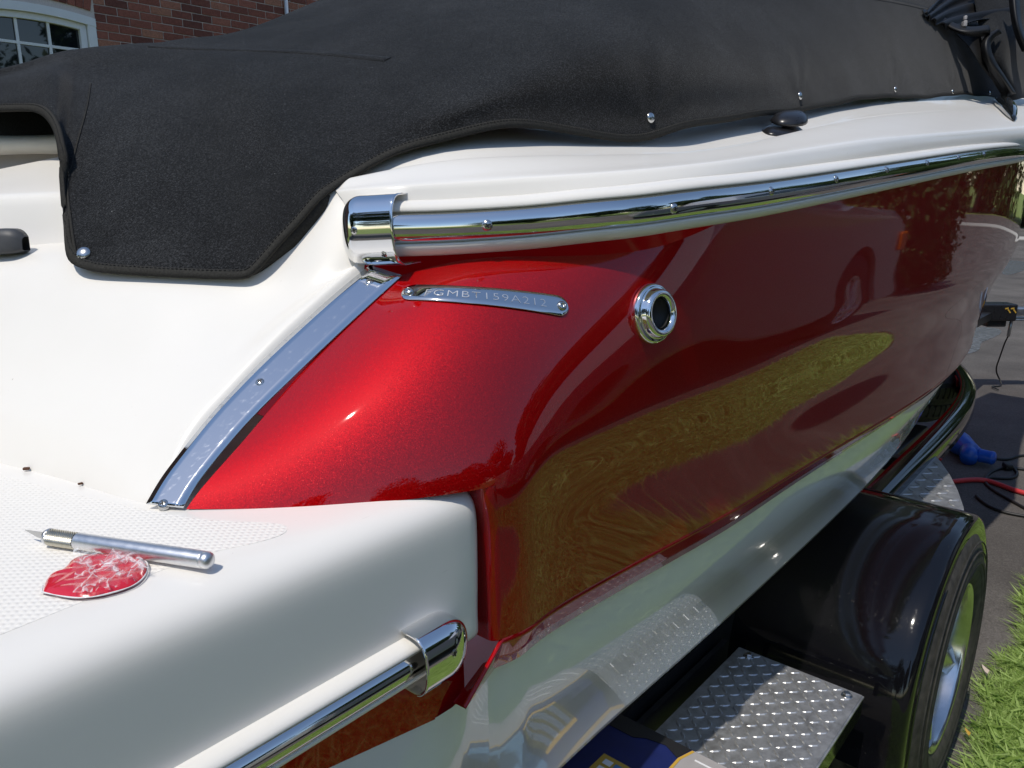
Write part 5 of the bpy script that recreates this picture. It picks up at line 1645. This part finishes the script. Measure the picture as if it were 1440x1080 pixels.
# wall with the window opening, in pieces butted round it
WT = 0.28
def wallbox(x0, x1, z0, z1):
    add_box(bm, ((x0 + x1) / 2, HY + 0.012 + WT / 2, (z0 + z1) / 2), (x1 - x0, WT, z1 - z0))
wallbox(-8, wx0, GZ - 0.05, 4.2); wallbox(wx1, 14, GZ - 0.05, 4.2); wallbox(wx0, wx1, GZ - 0.05, wz0); wallbox(wx0, wx1, wzt + 0.11, 4.2)
bmesh.ops.remove_doubles(bm, verts=bm.verts, dist=0.0005)
bm_obj('wall', bm, M_['brick_far'], hs)
# rooms behind, gable roof
bm = bmesh.new()
add_box(bm, (3, HY + 4.3, 1.4), (22, 8, 5.5)); bm_obj('house_body', bm, M_['brick_far'], hs)
bm = bmesh.new()
pr = [(HY - 0.5, 4.15), (HY + 4.3, 7.2), (HY + 9.1, 4.15), (HY + 9.1, 4.0), (HY - 0.5, 4.0)]
va = [bm.verts.new((-8.5, y, z)) for y, z in pr]; vb = [bm.verts.new((14.5, y, z)) for y, z in pr]
bm.faces.new(va); bm.faces.new(list(reversed(vb)))
for k in range(5): bm.faces.new((va[k], va[(k + 1) % 5], vb[(k + 1) % 5], vb[k]))
bm_obj('roof', bm, M_['roof_shingle'], hs)
# single bricks round the window and along the strip of wall that shows, on a mortar bed
BW, BH, BJ = 0.225, 0.078, 0.010
bx1 = at(480, 0, y=HY).x + 0.25
bz0 = min(at(300, 62, y=HY).z, at(140, 72, y=HY).z) - 0.12
bz1 = max(at(150, -20, y=HY).z, at(470, -20, y=HY).z)
bx0 = wx0 - 0.05
bm = bmesh.new(); add_box(bm, ((wx1 + bx1) / 2, HY + 0.006, (bz0 + bz1) / 2), (bx1 - wx1, 0.010, bz1 - bz0)); bm_obj('mortar_bed', bm, M_['mortar'], hs)
bm = bmesh.new(); add_box(bm, (0, 0, 0), (BW - BJ, 0.012, BH - BJ), bev=0.002, seg=1); bme = bpy.data.meshes.new('brick'); bm.to_mesh(bme); bm.free(); bme.materials.append(M_['brick'])
rnd = random.Random(11)
nb = 0
row = 0
z = bz0
while z + BH <= bz1 + 0.02:
    x = wx1 + (0.0 if row % 2 == 0 else -BW / 2)
    while x < bx1:
        w = BW
        x0_ = max(x, wx1); w = x + BW - x0_
        if w > 0.03 and nb < 290:
            o = bpy.data.objects.new('brick', bme); C.objects.link(o)
            o.location = (x0_ + w / 2, HY - 0.002 + rnd.uniform(-0.002, 0.002), z + BH / 2); o.scale = (max(0.1, (w - BJ) / (BW - BJ)), 1, 1)
            o.rotation_euler = (0, rnd.uniform(-.006, .006), 0)
            o.parent = hs; o.matrix_parent_inverse = parent_world(hs).inverted(); nb += 1
        x += BW
    z += BH; row += 1
print('bricks', nb)
# arch of bricks on end over the window
bm = bmesh.new(); add_box(bm, ((wx0 + wx1) / 2, HY + 0.006, wzt + 0.24), (wx1 - wx0, 0.010, 0.48)); bm_obj('mortar_bed', bm, M_['mortar'], hs)
bm = bmesh.new(); add_box(bm, (0, 0, 0), (0.066, 0.012, 0.30), bev=0.002, seg=1); sme = bpy.data.meshes.new('arch_brick'); bm.to_mesh(sme); bm.free(); sme.materials.append(M_['brick'])
n_ = 15
for k in range(n_):
    w = (k + 0.5) / n_
    x = wx0 + (wx1 - wx0) * w
    o = bpy.data.objects.new('brick', sme); C.objects.link(o)
    o.location = (x, HY - 0.006, wzt + 0.215 + 0.05 * (1 - (2 * w - 1) ** 2)); o.rotation_euler = (0, (w - 0.5) * 0.42, 0)
    o.parent = hs; o.matrix_parent_inverse = parent_world(hs).inverted()
# window with a low arched head
win = empty('window', ((wx0 + wx1) / 2, HY, wz0)); win.parent = hs; win.matrix_parent_inverse = parent_world(hs).inverted()
def arch_z(x, rise=0.05):
    w = (x - wx0) / (wx1 - wx0); return rise * (1 - (2 * w - 1) ** 2)
def arch_bar(name, z_off, hgt, dep, y, inset):
    g = []
    for x in np.linspace(wx0 + inset, wx1 - inset, 24):
        zt = wzt + z_off + arch_z(x)
        g.append([(x, y, zt), (x, y + dep, zt), (x, y + dep, zt - hgt), (x, y, zt - hgt)])
    return grid_obj(name, np.array(g), M_['window_white'], win, closed=True)
for o in (arch_bar('window_frame', 0.0, 0.075, 0.06, HY - 0.02, 0.0), arch_bar('window_sash', -0.078, 0.055, 0.05, HY + 0.015, 0.085)):
    for p in o.data.polygons: p.use_smooth = False
bm = bmesh.new()
bm.free()
for x in (wx0 + 0.04, wx1 - 0.04):
    bm = bmesh.new(); add_box(bm, (x, HY + 0.014, (wz0 + wzt - 0.004) / 2), (0.08, 0.06, wzt - 0.004 - wz0), bev=0.004); bm_obj('jamb', bm, M_['window_white'], win)
for x in (wx0 + 0.115, wx1 - 0.115):
    bm = bmesh.new(); add_box(bm, (x, HY + 0.035, (wz0 + wzt - 0.08) / 2), (0.06, 0.05, wzt - 0.08 - wz0), bev=0.004); bm_obj('stile', bm, M_['window_white'], win)
gx0, gx1 = wx0 + 0.145, wx1 - 0.145
ncol = 3
gz1 = wzt - 0.125
cw = (gx1 - gx0) / ncol
for k in range(1, ncol):
    bm = bmesh.new(); x = gx0 + cw * k; add_box(bm, (x, HY + 0.045, (wz0 + gz1 + 0.1) / 2), (0.024, 0.02, gz1 + 0.1 - wz0)); bm_obj('muntin', bm, M_['window_white'], win)
zrow = []
zz = gz1 - 0.17
while zz > wz0:
    bm = bmesh.new(); add_box(bm, ((gx0 + gx1) / 2, HY + 0.047, zz), (gx1 - gx0, 0.02, 0.024)); bm_obj('muntin', bm, M_['window_white'], win); zrow.append(zz); zz -= 0.27
edges = [gz1 + 0.14] + zrow + [wz0]
for k in range(ncol):
    for a_, b_ in zip(edges, edges[1:]):
        bm = bmesh.new(); add_box(bm, (gx0 + cw * (k + .5), HY + 0.062, (a_ + b_) / 2), (cw, 0.006, a_ - b_)); 
        o = bm_obj('pane', bm, M_['window_glass'], win); o.rotation_euler = (0, 0, 0)
# downpipe
p = at(402, 5, y=HY - 0.04)
bm = bmesh.new(); add_tube(bm, [(p.x, HY - 0.045, GZ), (p.x, HY - 0.045, 4.0)], 0.024, 12)
bm_obj('downpipe', bm, M_['downpipe_metal'], hs, True)

# ------------------------------------------------------------------ trees
def leaf_mesh(name, n, rad, seed, size, mat, squash=(1, 1, 0.8), clumps=14):
    rnd = np.random.RandomState(seed)
    cl = rnd.normal(0, 1, (clumps, 3)); cl /= np.linalg.norm(cl, axis=1)[:, None]; cl *= rad * rnd.uniform(0.35, 0.85, (clumps, 1))
    cr = rad * rnd.uniform(0.28, 0.5, clumps)
    k = rnd.randint(0, clumps, n)
    d = rnd.normal(0, 1, (n, 3)); d /= np.linalg.norm(d, axis=1)[:, None]
    c = cl[k] + d * (cr[k] * rnd.uniform(0.55, 1.05, n) )[:, None]
    c *= np.array(squash)
    nn = d * 0.6 + rnd.normal(0, 0.6, (n, 3)); nn[:, 2] += 0.4; nn /= np.linalg.norm(nn, axis=1)[:, None]
    a = np.cross(nn, rnd.normal(0, 1, (n, 3))); a /= np.linalg.norm(a, axis=1)[:, None]; b = np.cross(nn, a)
    s = size * rnd.uniform(0.6, 1.3, (n, 1))
    V = np.stack([c - a * s, c - b * s * 0.45, c + a * s, c + b * s * 0.45], 1).reshape(-1, 3)
    me = bpy.data.meshes.new(name)
    me.vertices.add(4 * n); me.vertices.foreach_set('co', V.ravel())
    me.loops.add(4 * n); me.loops.foreach_set('vertex_index', np.arange(4 * n, dtype=np.int32))
    me.polygons.add(n); me.polygons.foreach_set('loop_start', (np.arange(n) * 4).astype(np.int32))
    me.update(calc_edges=True)
    me.materials.append(M_[mat])
    return me
LM = [leaf_mesh('crown', 9000, 2.6, 1, 0.16, 'leaf', (1, 1, 1.15), 18), leaf_mesh('crown', 9000, 2.8, 2, 0.17, 'leaf_dark', (1, 1, 0.95), 16)]
BM_ = leaf_mesh('bush_crown', 5000, 0.75, 4, 0.045, 'leaf', (1, 1, 0.9), 14)
def tree(x, y, h, k, label, sc=1.0, group='trees beyond the driveways'):
    t = empty('tree', (x, y, GZ), label, 'tree', group)
    bm = bmesh.new()
    add_tube(bm, curve_pts([(x, y, GZ - 0.1), (x + 0.05, y, GZ + h * 0.3), (x - 0.05, y + 0.05, GZ + h * 0.62)], 10), np.linspace(0.22 * sc, 0.09 * sc, 10), 10)
    for q in range(5):
        a = q * 2.4 + k; b0 = Vector((x, y, GZ + h * (0.30 + 0.06 * q)))
        add_tube(bm, [b0, b0 + Vector((math.cos(a) * 0.6, math.sin(a) * 0.6, 0.6)) * sc, b0 + Vector((math.cos(a) * 1.4, math.sin(a) * 1.4, 1.5)) * sc], [0.08 * sc, 0.05 * sc, 0.02 * sc], 6)
    bm_obj('trunk', bm, M_['bark'], t, True)
    o = bpy.data.objects.new('crown', LM[k % 2]); C.objects.link(o)
    o.location = (x, y, GZ + h * 0.62); o.rotation_euler = (0, 0, k * 1.3); o.scale = (sc, sc, sc * h / 6.5)
    o.parent = t; o.matrix_parent_inverse = parent_world(t).inverted()
tl = ['broad green tree behind the photographer, mirrored in the chrome rail', 'dark dense tree across the second driveway, mirrored in the red hull']
spots = [(-5, -10.5, 8, 0), (-1, -9.5, 7.5, 1), (3.2, -10.5, 8.5, 0), (7, -9.6, 7.5, 1), (11, -10.5, 8.5, 0), (15.5, -9.6, 8, 1), (20, -10.5, 8.5, 0), (25, -9.8, 8, 1), (-9, -6, 8, 1), (-11, -1, 8.5, 0), (-10.5, 4, 8, 1)]
for k, (x, y, h, q) in enumerate(spots):
    tree(x, y - 0.5 if y < -8 else y, h * (0.56 if x < 4.5 and y < -8 else 0.76), q + 2 * k, 'leafy tree in the row across the second driveway, seen only mirrored', 1.05)
for k, (x, y, h) in enumerate(((36.5, 4.6, 9), (38, 10, 10), (37.5, -1, 9), (38.5, 15.5, 9), (38, -6, 9), (39, -11, 10), (38, -17, 9))):  # last three are added out of view to darken the hull's reflection
    tree(x, y, h, k, ['dark green tree across the road, at the top right corner', 'dark green tree across the road, hidden behind the canopy', 'dark green tree across the road, right of the frame', 'dark green tree across the road, farthest to port', 'unseen tree added across the road to darken the bow reflection, nearest of three', 'unseen tree added across the road to darken the bow reflection, middle of three', 'unseen tree added across the road to darken the bow reflection, farthest of three'][k], 1.5, 'trees across the road')
def bush(x, y, s, label):
    b = empty('bush', (x, y, GZ), label, 'bush')
    bm = bmesh.new()
    for q in range(5): add_tube(bm, [(x, y, GZ), (x + 0.3 * s * math.cos(q * 1.3), y + 0.3 * s * math.sin(q * 1.3), GZ + 0.7 * s)], [0.03, 0.012], 6)
    bm_obj('stem', bm, M_['bark'], b)
    o = bpy.data.objects.new('foliage', BM_); C.objects.link(o); o.location = (x, y, GZ + 0.72 * s); o.scale = (s, s, s)
    o.parent = b; o.matrix_parent_inverse = parent_world(b).inverted()
bush(9.6, -2.1, 1.7, 'leafy green bush in front of the parked truck, mirrored at the bow')

# ------------------------------------------------------------------ parked pickup truck on the second driveway (mirrored in the hull)
tk = empty('pickup_truck', (3.8, -2.1, GZ), 'dark grey pickup truck parked across the grass strip, mirrored in the red hull', 'truck')
TX1, TY = 6.45, -1.12           # front bumper, near side
TL = 5.4
wf, wr = TX1 - 0.95, TX1 - 0.95 - 3.2
WRr = 0.41
def zt_(z): return GZ + z
# near side and far side panels with cut wheel arches, extruded to the body width
def side_outline():
    o = []
    x0 = TX1 - TL
    o += [(TX1 - 0.02, 0.42), (TX1, 0.55), (TX1 - 0.01, 0.80), (TX1 - 0.06, 1.02), (TX1 - 0.35, 1.10), (TX1 - 1.35, 1.16), (TX1 - 1.45, 1.18), (TX1 - 2.9, 1.18), (TX1 - 3.5, 1.18), (x0 + 0.05, 1.16), (x0, 1.1), (x0, 0.55), (x0 + 0.1, 0.45)]
    for c in (wr, wf):
        o += [(c + (WRr + 0.09) * math.cos(a), max(0.40, WRr + (WRr + 0.10) * math.sin(a))) for a in np.linspace(math.pi * 1.02, -0.06, 16)]
    return o
so = side_outline()
bm = bmesh.new()
va = [bm.verts.new((x, TY, zt_(z))) for x, z in so]
vb = [bm.verts.new((x, TY - 1.95, zt_(z))) for x, z in so]
f1 = bm.faces.new(va); f2 = bm.faces.new(list(reversed(vb)))
for k in range(len(so)): bm.faces.new((va[k], vb[k], vb[(k + 1) % len(so)], va[(k + 1) % len(so)]))
bmesh.ops.bevel(bm, geom=[e for e in bm.edges if abs(e.verts[0].co.y - e.verts[1].co.y) < 1e-6], offset=0.045, segments=4, affect='EDGES', clamp_overlap=True)
bmesh.ops.triangulate(bm, faces=[f for f in bm.faces if len(f.verts) > 4])
bm_obj('body', bm, M_['truck_grey'], tk, True, angle=R(30))
bm = bmesh.new()
cab = [(TX1 - 1.42, 1.17), (TX1 - 2.05, 1.78), (TX1 - 2.35, 1.86), (TX1 - 3.25, 1.84), (TX1 - 3.5, 1.70), (TX1 - 3.62, 1.17)]
va = [bm.verts.new((x, TY - (0.05 if z < 1.3 else 0.22), zt_(z))) for x, z in cab]; vb = [bm.verts.new((x, TY - 1.95 + (0.05 if z < 1.3 else 0.22), zt_(z))) for x, z in cab]
bm.faces.new(va); bm.faces.new(list(reversed(vb)))
for k in range(6): bm.faces.new((va[k], vb[k], vb[(k + 1) % 6], va[(k + 1) % 6]))
bm_obj('cab', bm, M_['truck_grey'], tk)
for (xa, xb) in ((TX1 - 2.45, TX1 - 1.85), (TX1 - 3.4, TX1 - 2.55)):
    bm = bmesh.new()
    q = [(xa, 1.24), (xb + 0.25, 1.24), (xb, 1.68), (xa, 1.72)]
    v = [bm.verts.new((x, TY - 0.05 - 0.17 * (z - 1.17) / 0.6 + 0.006, zt_(z))) for x, z in q]; w = [bm.verts.new(a.co + Vector((0, -0.01, 0))) for a in v]
    bm.faces.new(v); bm.faces.new(list(reversed(w)))
    for k in range(4): bm.faces.new((v[k], w[k], w[(k + 1) % 4], v[(k + 1) % 4]))
    bm_obj('side_window', bm, M_['glass_dark'], tk)
for c in (wf, wr):
    for yy, sgn in ((TY - 0.02, -1), (TY - 1.93, 1)):
        wq = empty('wheel', (c, yy, zt_(WRr))); wq.parent = tk; wq.matrix_parent_inverse = parent_world(tk).inverted()
        Mx = Matrix.Translation((c, yy, zt_(WRr))) @ Matrix.Rotation(R(90 * sgn), 4, 'X')
        bm = bmesh.new(); add_lathe(bm, [(0.22, -0.01), (0.25, 0.005), (0.33, 0.0), (0.395, -0.02), (0.41, -0.05), (0.41, -0.21), (0.38, -0.25)], 40, Mx, cap=False); bm_obj('tyre', bm, M_['rubber'], wq, True)
        bm = bmesh.new(); add_lathe(bm, [(0.23, 0.0), (0.215, -0.005), (0.20, -0.05), (0.06, -0.03), (0.05, 0.0), (0, 0.0)], 40, Mx, cap=False); bm_obj('rim', bm, M_['wheel_silver'], wq, True)
        for q in range(6):
            bm = bmesh.new(); g = bmesh.ops.create_cube(bm, size=1); bmesh.ops.transform(bm, matrix=Mx @ Matrix.Rotation(q * math.pi / 3, 4, 'Z') @ Matrix.Translation((0.13, 0, -0.02)) @ Matrix.Diagonal((0.16, 0.045, 0.03, 1)), verts=g['verts']); bm_obj('spoke', bm, M_['wheel_silver'], wq)
bm = bmesh.new(); add_box(bm, (TX1 - 0.10, TY - 0.0, zt_(0.86)), (0.16, 0.05, 0.15), bev=0.015); bm_obj('marker_light', bm, M_['amber_lens'], tk)
bm = bmesh.new(); add_box(bm, (TX1 - 0.01, TY - 0.30, zt_(0.86)), (0.05, 0.42, 0.18), bev=0.015); bm_obj('headlight', bm, M_['white_plastic'], tk)
bm = bmesh.new(); add_box(bm, (TX1 + 0.03, TY - 0.97, zt_(0.52)), (0.14, 1.9, 0.18), bev=0.03); bm_obj('bumper', bm, M_['grey_plastic'], tk)
bm = bmesh.new(); add_box(bm, (wf - 0.52, TY - 0.12, zt_(0.30)), (0.02, 0.24, 0.34)); bm_obj('mud_flap', bm, M_['rubber'], tk)
